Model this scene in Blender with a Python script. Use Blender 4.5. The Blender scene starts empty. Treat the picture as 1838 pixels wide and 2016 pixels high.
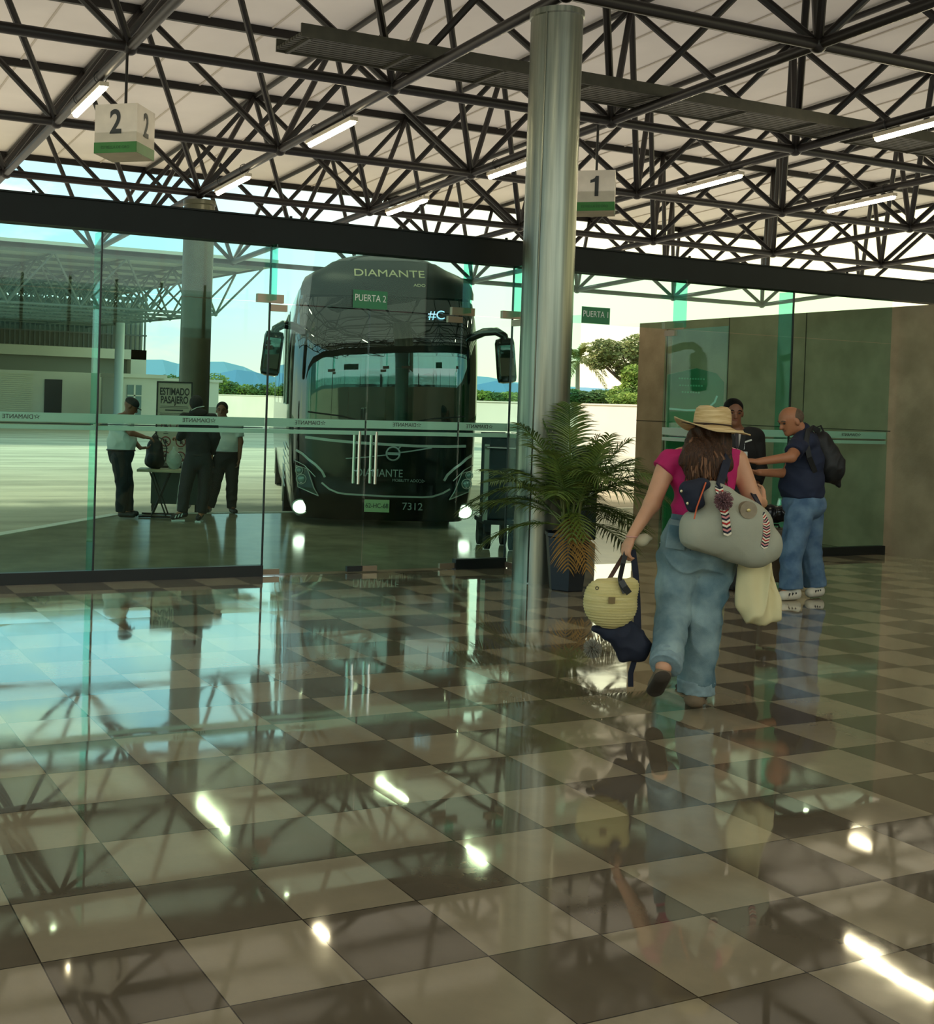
import bpy, bmesh, math, random
import numpy as np
from mathutils import Vector, Matrix

C = bpy.context.scene.collection
S = bpy.context.scene
PI = math.pi

# ------------------------------------------------------------------ camera
CAM_H = 1.62
FPX, PITCH, ROLL, YAW = 2347.28, -0.0165, -0.0311, 0.4192
PPX, PPY = 528.32, 822.38


def cam_axes():
    cy, sy = math.cos(YAW), math.sin(YAW)
    cp, sp = math.cos(PITCH), math.sin(PITCH)
    cr, sr = math.cos(ROLL), math.sin(ROLL)
    fwd = Vector((sy * cp, cy * cp, sp))
    right = Vector((cy, -sy, 0))
    down = -right.cross(fwd)
    return cr * right + sr * down, -sr * right + cr * down, fwd


AX_R, AX_D, AX_F = cam_axes()
cam_data = bpy.data.cameras.new('camera')
cam = bpy.data.objects.new('camera', cam_data)
C.objects.link(cam)
m = Matrix.Identity(4)
for r_ in range(3):
    m[r_][0] = AX_R[r_]
    m[r_][1] = -AX_D[r_]
    m[r_][2] = -AX_F[r_]
m[2][3] = CAM_H
cam.matrix_world = m
cam_data.sensor_fit = 'VERTICAL'
cam_data.sensor_width = 36
cam_data.sensor_height = 36
cam_data.lens = FPX / 2016 * 36
cam_data.shift_x = (919 - PPX) / 2016
cam_data.shift_y = (PPY - 1008) / 2016
cam_data.clip_end = 9000
S.camera = cam

# ------------------------------------------------------------------ exposure
S.view_settings.view_transform = 'Standard'
S.view_settings.look = 'None'
S.view_settings.gamma = 1.0
S.view_settings.use_curve_mapping = False
S.view_settings.exposure = 0.45
try:
    S.cycles.max_bounces = 10
    S.cycles.transparent_max_bounces = 24
    S.cycles.glossy_bounces = 5
    S.cycles.diffuse_bounces = 4
    S.cycles.caustics_reflective = False
    S.cycles.caustics_refractive = False
    S.cycles.sample_clamp_indirect = 6
except Exception:
    pass

# ------------------------------------------------------------------ sky
SKY_STRENGTH = 1.0
w = bpy.data.worlds.new('sky')
S.world = w
w.use_nodes = True
nt = w.node_tree
nt.nodes.clear()
N = nt.nodes.new
L = nt.links.new
out = N('ShaderNodeOutputWorld')
bg = N('ShaderNodeBackground')
bg.inputs['Strength'].default_value = SKY_STRENGTH
L(bg.outputs[0], out.inputs[0])
tc = N('ShaderNodeTexCoord')
sep = N('ShaderNodeSeparateXYZ')
L(tc.outputs['Generated'], sep.inputs[0])
# elevation ramp of the clear sky
ramp = N('ShaderNodeValToRGB')
L(sep.outputs['Z'], ramp.inputs[0])
e = ramp.color_ramp.elements
e[0].position = 0.0
e[0].color = (1.05, 0.98, 0.72, 1)
e[1].position = 0.6
e[1].color = (0.34, 0.62, 0.80, 1)
k_ = e.new(0.10)
k_.color = (0.55, 0.92, 1.02, 1)
# clouds
mp = N('ShaderNodeMapping')
mp.inputs['Scale'].default_value = (3.0, 3.0, 9.0)
mp.inputs['Location'].default_value = (3.1, 0.6, 0.4)
L(tc.outputs['Generated'], mp.inputs[0])
noi = N('ShaderNodeTexNoise')
noi.inputs['Scale'].default_value = 1.3
noi.inputs['Detail'].default_value = 7
noi.inputs['Roughness'].default_value = 0.6
L(mp.outputs[0], noi.inputs['Vector'])
cr_ = N('ShaderNodeValToRGB')
cr_.color_ramp.elements[0].position = 0.52
cr_.color_ramp.elements[1].position = 0.72
L(noi.outputs[0], cr_.inputs[0])
# more cloud to the right of the view (towards +X)
az = N('ShaderNodeMath')
az.operation = 'MULTIPLY_ADD'
az.inputs[1].default_value = 2.4
az.inputs[2].default_value = -0.75
L(sep.outputs['X'], az.inputs[0])
azc = N('ShaderNodeClamp')
L(az.outputs[0], azc.inputs[0])
mx = N('ShaderNodeMath')
mx.operation = 'MAXIMUM'
cd = N('ShaderNodeMath')
cd.operation = 'MULTIPLY'
cd.inputs[1].default_value = 0.85
L(cr_.outputs[0], cd.inputs[0])
L(cd.outputs[0], mx.inputs[0])
L(azc.outputs[0], mx.inputs[1])
mixc = N('ShaderNodeMix')
mixc.data_type = 'RGBA'
L(mx.outputs[0], mixc.inputs[0])
L(ramp.outputs[0], mixc.inputs[6])
mixc.inputs[7].default_value = (1.45, 1.32, 0.76, 1)
L(mixc.outputs[2], bg.inputs['Color'])

# ------------------------------------------------------------------ sun (front left, low)
sun_d = bpy.data.lights.new('sun', 'SUN')
sun_d.energy = 3.9
sun_d.angle = math.radians(3)
sun_d.color = (1.0, 0.86, 0.68)
sun = bpy.data.objects.new('sun', sun_d)
C.objects.link(sun)
sun.rotation_euler = Vector((0.42, -0.62, -0.52)).to_track_quat('-Z', 'Y').to_euler()
sun.location = (-20, 40, 30)


# added broad soft lamps facing up, standing in for bounce off yard and hall
for nm_, loc_, sx_, sy_, pw_ in (('bounce_fill_hall', (8, 1, 3.4), 34, 16, 300), ('bounce_fill_platform', (10, 18, 4.3), 34, 14, 380)):
    ld = bpy.data.lights.new(nm_, 'AREA')
    ld.shape = 'RECTANGLE'
    ld.size, ld.size_y = sx_, sy_
    ld.energy = pw_
    ld.color = (1.0, 0.95, 0.9)
    lo_ = bpy.data.objects.new(nm_, ld)
    C.objects.link(lo_)
    lo_.location = loc_
    lo_.rotation_euler = (PI, 0, 0)


# added fill lamp behind the camera, just inside the street-side glazing
ld = bpy.data.lights.new('rear_fill', 'AREA')
ld.shape = 'RECTANGLE'
ld.size, ld.size_y = 30, 4.6
ld.energy = 760
ld.color = (1.0, 0.97, 0.9)
lo_ = bpy.data.objects.new('rear_fill', ld)
C.objects.link(lo_)
lo_.location = (-2, -6.8, 5.5)
lo_.rotation_euler = (math.radians(78), 0, 0)


# ------------------------------------------------------------------ helpers
def P(u, v, D):
    """point at optical depth D seen at photo pixel (u, v)"""
    return Vector((0, 0, CAM_H)) + (AX_R * ((u - PPX) / FPX) + AX_D * ((v - PPY) / FPX) + AX_F) * D


def PZ(u, v, z=0.0):
    d = AX_R * ((u - PPX) / FPX) + AX_D * ((v - PPY) / FPX) + AX_F
    return Vector((0, 0, CAM_H)) + d * ((z - CAM_H) / d.z)


def PY(u, v, Y):
    d = AX_R * ((u - PPX) / FPX) + AX_D * ((v - PPY) / FPX) + AX_F
    return Vector((0, 0, CAM_H)) + d * (Y / d.y)


HR = Vector((math.cos(YAW), -math.sin(YAW), 0))   # horizontal right of the view
HF = Vector((math.sin(YAW), math.cos(YAW), 0))    # horizontal forward of the view
UP = Vector((0, 0, 1))


def srgb(r, g, b):
    f = lambda c: (c / 12.92) if c <= 0.04045 else ((c + 0.055) / 1.055) ** 2.4
    return (f(r / 255), f(g / 255), f(b / 255), 1)


MATS = {}


def mat(name, col, rough=0.6, metal=0.0, noise=0.0, nscale=8.0, bump=0.0, bscale=60.0, spec=0.5,
        col2=None, coat=0.0, stretch=None, emit=None, estr=0.0, objc=True, sheen=0.0):
    if name in MATS:
        return MATS[name]
    mm = bpy.data.materials.new(name)
    mm.use_nodes = True
    n = mm.node_tree
    b = n.nodes['Principled BSDF']
    b.inputs['Roughness'].default_value = rough
    b.inputs['Metallic'].default_value = metal
    b.inputs['Specular IOR Level'].default_value = spec
    b.inputs['Coat Weight'].default_value = coat
    b.inputs['Coat Roughness'].default_value = 0.04
    b.inputs['Sheen Weight'].default_value = sheen
    b.inputs['Base Color'].default_value = col
    if emit:
        b.inputs['Emission Color'].default_value = emit
        b.inputs['Emission Strength'].default_value = estr
    t = n.nodes.new('ShaderNodeTexCoord')
    vec = t.outputs['Object']
    if stretch:
        mp = n.nodes.new('ShaderNodeMapping')
        mp.inputs['Scale'].default_value = stretch
        n.links.new(vec, mp.inputs[0])
        vec = mp.outputs[0]
    if noise > 0 or col2:
        q = n.nodes.new('ShaderNodeTexNoise')
        q.inputs['Scale'].default_value = nscale
        q.inputs['Detail'].default_value = 5
        n.links.new(vec, q.inputs['Vector'])
        r = n.nodes.new('ShaderNodeValToRGB')
        r.color_ramp.elements[0].position = 0.35
        r.color_ramp.elements[1].position = 0.65
        c2 = col2 if col2 else tuple(min(1, c * (1 + noise)) for c in col[:3]) + (1,)
        c1 = col if col2 else tuple(c * (1 - noise) for c in col[:3]) + (1,)
        r.color_ramp.elements[0].color = c1
        r.color_ramp.elements[1].color = c2
        n.links.new(q.outputs[0], r.inputs[0])
        n.links.new(r.outputs[0], b.inputs['Base Color'])
    if bump > 0:
        q = n.nodes.new('ShaderNodeTexNoise')
        q.inputs['Scale'].default_value = bscale
        q.inputs['Detail'].default_value = 4
        n.links.new(vec, q.inputs['Vector'])
        bp = n.nodes.new('ShaderNodeBump')
        bp.inputs['Strength'].default_value = bump
        bp.inputs['Distance'].default_value = 0.01
        n.links.new(q.outputs[0], bp.inputs['Height'])
        n.links.new(bp.outputs[0], b.inputs['Normal'])
    MATS[name] = mm
    return mm


def glass_mat(name, tint, rough=0.0, body=0.0, bodycol=(0.5, 0.6, 0.55, 1), ior=1.5):
    """architectural glass: tinted clear pass with Fresnel reflection"""
    if name in MATS:
        return MATS[name]
    mm = bpy.data.materials.new(name)
    mm.use_nodes = True
    n = mm.node_tree
    n.nodes.clear()
    o = n.nodes.new('ShaderNodeOutputMaterial')
    tr = n.nodes.new('ShaderNodeBsdfTransparent')
    tr.inputs[0].default_value = tint
    gl = n.nodes.new('ShaderNodeBsdfGlossy')
    gl.inputs['Roughness'].default_value = rough
    gl.inputs[0].default_value = (0.9, 1, 0.95, 1)
    # Schlick reflectance, the same from both sides of the pane
    lw = n.nodes.new('ShaderNodeLayerWeight')
    lw.inputs[0].default_value = 0.5
    pw = n.nodes.new('ShaderNodeMath')
    pw.operation = 'POWER'
    pw.inputs[1].default_value = 5
    n.links.new(lw.outputs['Facing'], pw.inputs[0])
    fr = n.nodes.new('ShaderNodeMath')
    fr.operation = 'MULTIPLY_ADD'
    r0 = 0.5 * ((ior - 1) / (ior + 1)) ** 2
    fr.inputs[1].default_value = 0.75
    fr.inputs[2].default_value = r0
    n.links.new(pw.outputs[0], fr.inputs[0])
    mx = n.nodes.new('ShaderNodeMixShader')
    n.links.new(fr.outputs[0], mx.inputs[0])
    src = tr.outputs[0]
    if body > 0:
        df = n.nodes.new('ShaderNodeBsdfDiffuse')
        df.inputs[0].default_value = bodycol
        m2 = n.nodes.new('ShaderNodeMixShader')
        m2.inputs[0].default_value = body
        n.links.new(tr.outputs[0], m2.inputs[1])
        n.links.new(df.outputs[0], m2.inputs[2])
        src = m2.outputs[0]
    n.links.new(src, mx.inputs[1])
    n.links.new(gl.outputs[0], mx.inputs[2])
    n.links.new(mx.outputs[0], o.inputs[0])
    MATS[name] = mm
    return mm


def tag(o, label=None, cat=None, group=None, kind=None):
    if label:
        o['label'] = label
    if cat:
        o['category'] = cat
    if group:
        o['group'] = group
    if kind:
        o['kind'] = kind
    return o


def empty(name, loc=(0, 0, 0), rz=0.0):
    o = bpy.data.objects.new(name, None)
    o.empty_display_size = 0.1
    C.objects.link(o)
    o.location = loc
    o.rotation_euler = (0, 0, rz)
    return o


def thing(name, label, cat, loc=(0, 0, 0), rz=0.0, group=None):
    return tag(empty(name, loc, rz), label, cat, group)


def link_mesh(name, verts, faces, m, parent=None, smooth=False, world=True):
    me = bpy.data.meshes.new(name)
    me.from_pydata([tuple(v) for v in verts], [], faces)
    me.validate()
    me.update()
    if isinstance(m, (list, tuple)):
        for q in m:
            me.materials.append(q)
    elif m:
        me.materials.append(m)
    if smooth:
        me.polygons.foreach_set('use_smooth', [True] * len(me.polygons))
    o = bpy.data.objects.new(name, me)
    C.objects.link(o)
    if parent:
        o.parent = parent
        if world:
            o.matrix_parent_inverse = wm(parent).inverted()
    return o


def wm(o):
    mloc = Matrix.Translation(o.location) @ o.rotation_euler.to_matrix().to_4x4()
    if o.parent:
        return wm(o.parent) @ o.matrix_parent_inverse @ mloc
    return mloc


class MB:
    """collects shapes into one mesh"""

    def __init__(self):
        self.v = []
        self.f = []
        self.mi = []
        self.cur = 0

    def add(self, vs, fs):
        b = len(self.v)
        self.v += [Vector(q) for q in vs]
        self.f += [[b + i for i in f] for f in fs]
        self.mi += [self.cur] * len(fs)
        return self

    def box(self, c, s, R=None, bev=0.0):
        x, y, z = s[0] / 2, s[1] / 2, s[2] / 2
        if bev > 0:
            bm = bmesh.new()
            bmesh.ops.create_cube(bm, size=1)
            for q in bm.verts:
                q.co = Vector((q.co.x * s[0], q.co.y * s[1], q.co.z * s[2]))
            bmesh.ops.bevel(bm, geom=bm.edges[:], offset=bev, segments=2, affect='EDGES', profile=0.6)
            bm.verts.ensure_lookup_table()
            vs = [q.co.copy() for q in bm.verts]
            fs = [[q.index for q in f.verts] for f in bm.faces]
            bm.free()
        else:
            vs = [Vector((i, j, k)) for i in (-x, x) for j in (-y, y) for k in (-z, z)]
            fs = [[0, 1, 3, 2], [4, 6, 7, 5], [0, 4, 5, 1], [2, 3, 7, 6], [0, 2, 6, 4], [1, 5, 7, 3]]
        if R is None:
            R = Matrix.Identity(3)
        self.add([R @ q + Vector(c) for q in vs], fs)
        return self

    def bx(self, x0, x1, y0, y1, z0, z1):
        return self.box(((x0 + x1) / 2, (y0 + y1) / 2, (z0 + z1) / 2), (abs(x1 - x0), abs(y1 - y0), abs(z1 - z0)))

    def tube(self, a, b, r, n=10, r2=None, cap=True):
        a, b = Vector(a), Vector(b)
        r2 = r if r2 is None else r2
        d = (b - a)
        if d.length < 1e-6:
            return self
        d.normalize()
        u = d.orthogonal().normalized()
        w_ = d.cross(u)
        vs = []
        for p, rr in ((a, r), (b, r2)):
            for i in range(n):
                t = 2 * PI * i / n
                vs.append(p + (u * math.cos(t) + w_ * math.sin(t)) * rr)
        fs = [[i, (i + 1) % n, n + (i + 1) % n, n + i] for i in range(n)]
        if cap:
            fs += [list(range(n - 1, -1, -1)), list(range(n, 2 * n))]
        return self.add(vs, fs)

    def path(self, pts, r, n=8, radii=None, flat=None, closed=False):
        """swept tube along points; flat=(vector, width, thickness) sweeps a strap"""
        pts = [Vector(p) for p in pts]
        vs = []
        m_ = len(pts)
        prev = None
        for i, p in enumerate(pts):
            if i == 0:
                d = pts[1] - pts[0]
            elif i == m_ - 1:
                d = pts[-1] - pts[-2]
            else:
                d = pts[i + 1] - pts[i - 1]
            d.normalize()
            if flat:
                u = (Vector(flat[0]) - d * d.dot(Vector(flat[0]))).normalized()
                w_ = d.cross(u).normalized()
                wd, th = flat[1] / 2, flat[2] / 2
                vs += [p + u * th + w_ * wd, p + u * th - w_ * wd, p - u * th - w_ * wd, p - u * th + w_ * wd]
            else:
                if prev is None:
                    u = d.orthogonal().normalized()
                else:
                    u = (prev - d * d.dot(prev)).normalized()
                prev = u
                w_ = d.cross(u)
                rr = radii[i] if radii else r
                for k in range(n):
                    t = 2 * PI * k / n
                    vs.append(p + (u * math.cos(t) + w_ * math.sin(t)) * rr)
        k = 4 if flat else n
        fs = []
        for i in range(m_ - 1):
            for j in range(k):
                fs.append([i * k + j, i * k + (j + 1) % k, (i + 1) * k + (j + 1) % k, (i + 1) * k + j])
        fs += [list(range(k - 1, -1, -1)), list(range((m_ - 1) * k, m_ * k))]
        return self.add(vs, fs)

    def lathe(self, prof, c=(0, 0, 0), n=24, sx=1.0, sy=1.0, R=None):
        vs = []
        R = R or Matrix.Identity(3)
        for r, z in prof:
            for i in range(n):
                t = 2 * PI * i / n
                vs.append(R @ Vector((r * math.cos(t) * sx, r * math.sin(t) * sy, z)) + Vector(c))
        fs = []
        for j in range(len(prof) - 1):
            for i in range(n):
                fs.append([j * n + i, j * n + (i + 1) % n, (j + 1) * n + (i + 1) % n, (j + 1) * n + i])
        fs += [list(range(n - 1, -1, -1)), list(range((len(prof) - 1) * n, len(prof) * n))]
        return self.add(vs, fs)

    def ell(self, c, rad, R=None, n=16, k=10):
        R = R or Matrix.Identity(3)
        vs = []
        for j in range(1, k):
            ph = PI * j / k
            for i in range(n):
                t = 2 * PI * i / n
                vs.append(R @ Vector((rad[0] * math.sin(ph) * math.cos(t), rad[1] * math.sin(ph) * math.sin(t), rad[2] * math.cos(ph))) + Vector(c))
        vs.append(R @ Vector((0, 0, rad[2])) + Vector(c))
        vs.append(R @ Vector((0, 0, -rad[2])) + Vector(c))
        T, B = len(vs) - 2, len(vs) - 1
        fs = []
        for j in range(k - 2):
            for i in range(n):
                fs.append([j * n + i, (j + 1) * n + i, (j + 1) * n + (i + 1) % n, j * n + (i + 1) % n])
        for i in range(n):
            fs.append([T, i, (i + 1) % n])
            fs.append([B, (k - 2) * n + (i + 1) % n, (k - 2) * n + i])
        return self.add(vs, fs)

    def prism(self, poly, off):
        """polygon (list of 3D points) extruded by the vector off"""
        n = len(poly)
        off = Vector(off)
        vs = [Vector(p) for p in poly] + [Vector(p) + off for p in poly]
        fs = [list(range(n - 1, -1, -1)), list(range(n, 2 * n))] + [[i, (i + 1) % n, n + (i + 1) % n, n + i] for i in range(n)]
        return self.add(vs, fs)

    def build(self, name, m, parent=None, smooth=False):
        o = link_mesh(name, self.v, self.f, m, parent, smooth)
        if any(self.mi) and len(o.data.polygons) == len(self.mi):
            o.data.polygons.foreach_set('material_index', self.mi)
        if smooth:
            try:
                o.data.set_sharp_from_angle(angle=math.radians(40))
            except Exception:
                pass
        return o


def text(name, s, size, loc, xdir, ydir, m, parent=None, ext=0.002, sx=1.0, align='CENTER', bold=0.0, space=1.0):
    cu = bpy.data.curves.new(name, 'FONT')
    cu.body = s
    cu.size = size
    cu.extrude = ext
    cu.align_x = align
    cu.align_y = 'CENTER'
    cu.offset = bold
    cu.space_character = space
    tmp = bpy.data.objects.new(name + '_t', cu)
    C.objects.link(tmp)
    bpy.context.view_layer.update()
    me = bpy.data.meshes.new_from_object(tmp.evaluated_get(bpy.context.evaluated_depsgraph_get()))
    bpy.data.objects.remove(tmp)
    bpy.data.curves.remove(cu)
    x = Vector(xdir).normalized()
    y = Vector(ydir).normalized()
    z = x.cross(y)
    M_ = Matrix(((x.x * sx, y.x, z.x, loc[0]), (x.y * sx, y.y, z.y, loc[1]), (x.z * sx, y.z, z.z, loc[2]), (0, 0, 0, 1)))
    me.transform(M_)
    me.materials.clear()
    me.materials.append(m)
    me.name = name
    o = bpy.data.objects.new(name, me)
    C.objects.link(o)
    if parent:
        o.parent = parent
        o.matrix_parent_inverse = wm(parent).inverted()
    return o


# ---- implicit surfaces for bodies, clothes and soft bags
def V3(p):
    return np.array([p[0], p[1], p[2]], dtype=np.float32)


BASIS = np.array([list(HR), list(HF), [0, 0, 1]], dtype=np.float32)  # rows: right, away, up


def basis(yaw=0.0, tilt=0.0, roll=0.0):
    """rows right/away/up turned by yaw (about up), tilt (pitch away) and roll (in the view plane)"""
    R = Matrix.Rotation(-yaw, 3, 'Z') @ Matrix.Rotation(tilt, 3, 'X') @ Matrix.Rotation(roll, 3, 'Y')
    loc = np.array([[R[i][j] for j in range(3)] for i in range(3)], dtype=np.float32).T
    return loc @ BASIS


def blob(name, prims, h, m, parent=None, fold=None, k=0.02, smooth_it=1):
    los, his = [], []
    for q in prims:
        if q[0] == 'c':
            r = max(q[3], q[4])
            for p in (q[1], q[2]):
                los.append(V3(p) - r)
                his.append(V3(p) + r)
        elif q[0] == 'e':
            r = max(q[2])
            los.append(V3(q[1]) - r)
            his.append(V3(q[1]) + r)
    lo = np.min(los, 0) - 4 * h
    hi = np.max(his, 0) + 4 * h
    n = np.ceil((hi - lo) / h).astype(int) + 1
    F = np.full(n, 9.0, dtype=np.float32)

    def sub(l, hgh):
        a = np.maximum(np.floor((l - lo) / h).astype(int), 0)
        b = np.minimum(np.ceil((hgh - lo) / h).astype(int) + 1, n)
        gx = (lo[0] + h * np.arange(a[0], b[0], dtype=np.float32))[:, None, None]
        gy = (lo[1] + h * np.arange(a[1], b[1], dtype=np.float32))[None, :, None]
        gz = (lo[2] + h * np.arange(a[2], b[2], dtype=np.float32))[None, None, :]
        return (slice(a[0], b[0]), slice(a[1], b[1]), slice(a[2], b[2])), gx, gy, gz

    for q in prims:
        opt = q[-1] if isinstance(q[-1], dict) else {}
        kk = opt.get('k', k)
        pad = kk + 3 * h
        if q[0] == 'c':
            a, b, ra, rb = V3(q[1]), V3(q[2]), q[3], q[4]
            R_ = max(ra, rb) + pad
            sl, gx, gy, gz = sub(np.minimum(a, b) - R_, np.maximum(a, b) + R_)
            d = b - a
            L2 = float(d @ d) + 1e-9
            px, py, pz = gx - a[0], gy - a[1], gz - a[2]
            t0 = (px * d[0] + py * d[1] + pz * d[2]) / L2
            t = np.clip(t0, 0, 1)
            ox, oy, oz = px - t * d[0], py - t * d[1], pz - t * d[2]
            sc = 1.0
            if 'flat' in opt:
                fv = V3(opt['flat'][0])
                fv = fv / np.linalg.norm(fv)
                sc = opt['flat'][1]
                c = (ox * fv[0] + oy * fv[1] + oz * fv[2])
                g = c * (1 / sc - 1)
                ox, oy, oz = ox + fv[0] * g, oy + fv[1] * g, oz + fv[2] * g
            dist = np.sqrt(ox * ox + oy * oy + oz * oz) - (ra + (rb - ra) * t)
            if sc < 1:
                dist = dist * (0.5 + 0.5 * sc)
            if opt.get('cut'):
                Ls = math.sqrt(L2)
                if 'a' in opt['cut']:
                    dist = np.maximum(dist, -t0 * Ls)
                if 'b' in opt['cut']:
                    dist = np.maximum(dist, (t0 - 1) * Ls)
        elif q[0] == 'e':
            c, rad = V3(q[1]), np.array(q[2], dtype=np.float32)
            B = opt.get('B', BASIS)
            R_ = float(rad.max()) + pad
            sl, gx, gy, gz = sub(c - R_, c + R_)
            px, py, pz = gx - c[0], gy - c[1], gz - c[2]
            l = [(px * B[i][0] + py * B[i][1] + pz * B[i][2]) for i in range(3)]
            k0 = np.sqrt(sum((l[i] / rad[i]) ** 2 for i in range(3)))
            k1 = np.sqrt(sum((l[i] / rad[i] ** 2) ** 2 for i in range(3))) + 1e-6
            dist = k0 * (k0 - 1) / k1
        elif q[0] == 'p':   # cut everything on the positive side of a plane (point, normal)
            c, nn = V3(q[1]), V3(q[2])
            nn = nn / np.linalg.norm(nn)
            gx = (lo[0] + h * np.arange(n[0], dtype=np.float32))[:, None, None]
            gy = (lo[1] + h * np.arange(n[1], dtype=np.float32))[None, :, None]
            gz = (lo[2] + h * np.arange(n[2], dtype=np.float32))[None, None, :]
            F = np.maximum(F, (gx - c[0]) * nn[0] + (gy - c[1]) * nn[1] + (gz - c[2]) * nn[2])
            continue
        f0 = F[sl]
        if opt.get('neg'):
            F[sl] = np.maximum(f0, -dist)
        else:
            hh = np.clip(0.5 + 0.5 * (f0 - dist) / kk, 0, 1)
            F[sl] = f0 + (dist - f0) * hh - kk * hh * (1 - hh)
    # naive surface nets
    ins = F < 0
    cs = [ins[i:n[0] - 1 + i, j:n[1] - 1 + j, l:n[2] - 1 + l] for i in (0, 1) for j in (0, 1) for l in (0, 1)]
    cnt = sum(c.astype(np.int8) for c in cs)
    cell = np.argwhere((cnt > 0) & (cnt < 8))
    if len(cell) == 0:
        return None
    idx = np.full(n - 1, -1, dtype=np.int64)
    idx[cell[:, 0], cell[:, 1], cell[:, 2]] = np.arange(len(cell))
    acc = np.zeros((len(cell), 3), dtype=np.float64)
    num = np.zeros(len(cell))
    for ax in range(3):
        o1, o2 = [q for q in range(3) if q != ax]
        for s1 in (0, 1):
            for s2 in (0, 1):
                p = cell.copy()
                p[:, o1] += s1
                p[:, o2] += s2
                q_ = p.copy()
                q_[:, ax] += 1
                fa = F[p[:, 0], p[:, 1], p[:, 2]]
                fb = F[q_[:, 0], q_[:, 1], q_[:, 2]]
                s = (fa < 0) != (fb < 0)
                t = np.where(s, fa / np.where(s, fa - fb, 1), 0)
                pt = p.astype(np.float64)
                pt[:, ax] += t
                acc[s] += pt[s]
                num[s] += 1
    vert = lo + (acc / num[:, None]) * h
    quads = []
    for ax in range(3):
        o1, o2 = (ax + 1) % 3, (ax + 2) % 3
        a_ = [slice(0, n[q]) for q in range(3)]
        b_ = [slice(0, n[q]) for q in range(3)]
        a_[ax] = slice(0, n[ax] - 1)
        b_[ax] = slice(1, n[ax])
        A_, B_ = ins[tuple(a_)], ins[tuple(b_)]
        e = np.argwhere(A_ != B_)
        e = e[(e[:, o1] > 0) & (e[:, o2] > 0) & (e[:, o1] < n[o1] - 1) & (e[:, o2] < n[o2] - 1)]
        flip = A_[e[:, 0], e[:, 1], e[:, 2]]
        c0 = e.copy()
        c1 = e.copy(); c1[:, o1] -= 1
        c2 = c1.copy(); c2[:, o2] -= 1
        c3 = e.copy(); c3[:, o2] -= 1
        qd = np.stack([idx[c[:, 0], c[:, 1], c[:, 2]] for c in (c0, c1, c2, c3)], 1)
        qd[~flip] = qd[~flip][:, ::-1]
        quads.append(qd)
    quads = np.concatenate(quads)
    quads = quads[(quads >= 0).all(1)]
    for _ in range(smooth_it):   # one relaxation pass
        s = np.zeros_like(vert)
        c = np.zeros(len(vert))
        for i in range(4):
            for j in (1, 3):
                np.add.at(s, quads[:, i], vert[quads[:, (i + j) % 4]])
                np.add.at(c, quads[:, i], 1)
        vert = vert * 0.4 + (s / np.maximum(c, 1)[:, None]) * 0.6
    if fold is not None:
        e1 = vert[quads[:, 2]] - vert[quads[:, 0]]
        e2 = vert[quads[:, 3]] - vert[quads[:, 1]]
        fn = np.cross(e1, e2)
        vn = np.zeros_like(vert)
        for i in range(4):
            np.add.at(vn, quads[:, i], fn)
        vn /= (np.linalg.norm(vn, axis=1)[:, None] + 1e-9)
        vert = vert + vn * fold(vert)[:, None]
    me = bpy.data.meshes.new(name)
    me.vertices.add(len(vert))
    me.vertices.foreach_set('co', vert.astype(np.float32).ravel())
    me.loops.add(len(quads) * 4)
    me.loops.foreach_set('vertex_index', quads.astype(np.int32).ravel())
    me.polygons.add(len(quads))
    me.polygons.foreach_set('loop_start', np.arange(0, len(quads) * 4, 4, dtype=np.int32))
    me.update(calc_edges=True)
    me.polygons.foreach_set('use_smooth', [True] * len(quads))
    me.materials.append(m)
    o = bpy.data.objects.new(name, me)
    C.objects.link(o)
    if parent:
        o.parent = parent
        o.matrix_parent_inverse = wm(parent).inverted()
    return o


def folds(amp, freq=30.0, seed=1, aniso=(1, 1, 1)):
    rg = np.random.RandomState(seed)
    K = rg.normal(size=(7, 3)) * freq * np.array(aniso)
    ph = rg.uniform(0, 6.28, 7)
    W = rg.normal(size=(4, 3)) * freq * 0.3

    def f(v):
        warp = sum(np.sin(v @ W[i] + i) for i in range(4))[:, None]
        s = sum(np.sin(v @ K[i] + ph[i] + warp[:, 0] * 0.9) for i in range(7)) / 3.0
        return amp * (1 - np.abs(s)) * 1.2 - amp * 0.4
    return f

# ------------------------------------------------------------------ materials of the place
M_BEAM = mat('dark_paint', srgb(17, 24, 24), 0.6, spec=0.25, noise=0.15, nscale=3)
M_TRUSS = mat('truss_paint', srgb(24, 20, 16), 0.42, noise=0.12, nscale=2, spec=0.35)
M_SHEET = mat('roof_sheet', srgb(230, 224, 220), 0.75, noise=0.05, nscale=0.7)
M_STEEL = mat('galvanised_steel', srgb(112, 118, 108), 0.34, metal=0.85, col2=srgb(150, 154, 140), nscale=2.5, stretch=(9, 9, 0.25), bump=0.05, bscale=14)
M_FARSTEEL = mat('painted_column', srgb(72, 72, 52), 0.4, metal=0.2, noise=0.1)
M_BLACK = mat('black_plastic', srgb(18, 20, 20), 0.45)
M_CHAN = mat('base_channel', srgb(14, 20, 22), 0.4)
M_CHROME = mat('brushed_steel', srgb(205, 205, 198), 0.22, metal=1.0)
M_PATCH = mat('patch_fitting', srgb(150, 132, 112), 0.35, metal=0.6)
M_WHITE = mat('white_paint', srgb(225, 228, 218), 0.7, noise=0.04, nscale=2)
M_GLASS = glass_mat('green_glass', (0.76, 0.93, 0.89, 1))
M_FIN = glass_mat('green_glass_edge', (0.52, 0.90, 0.82, 1))
M_FROST = mat('frosted_band', srgb(220, 232, 220), 0.8)
_n = M_FROST.node_tree
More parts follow.
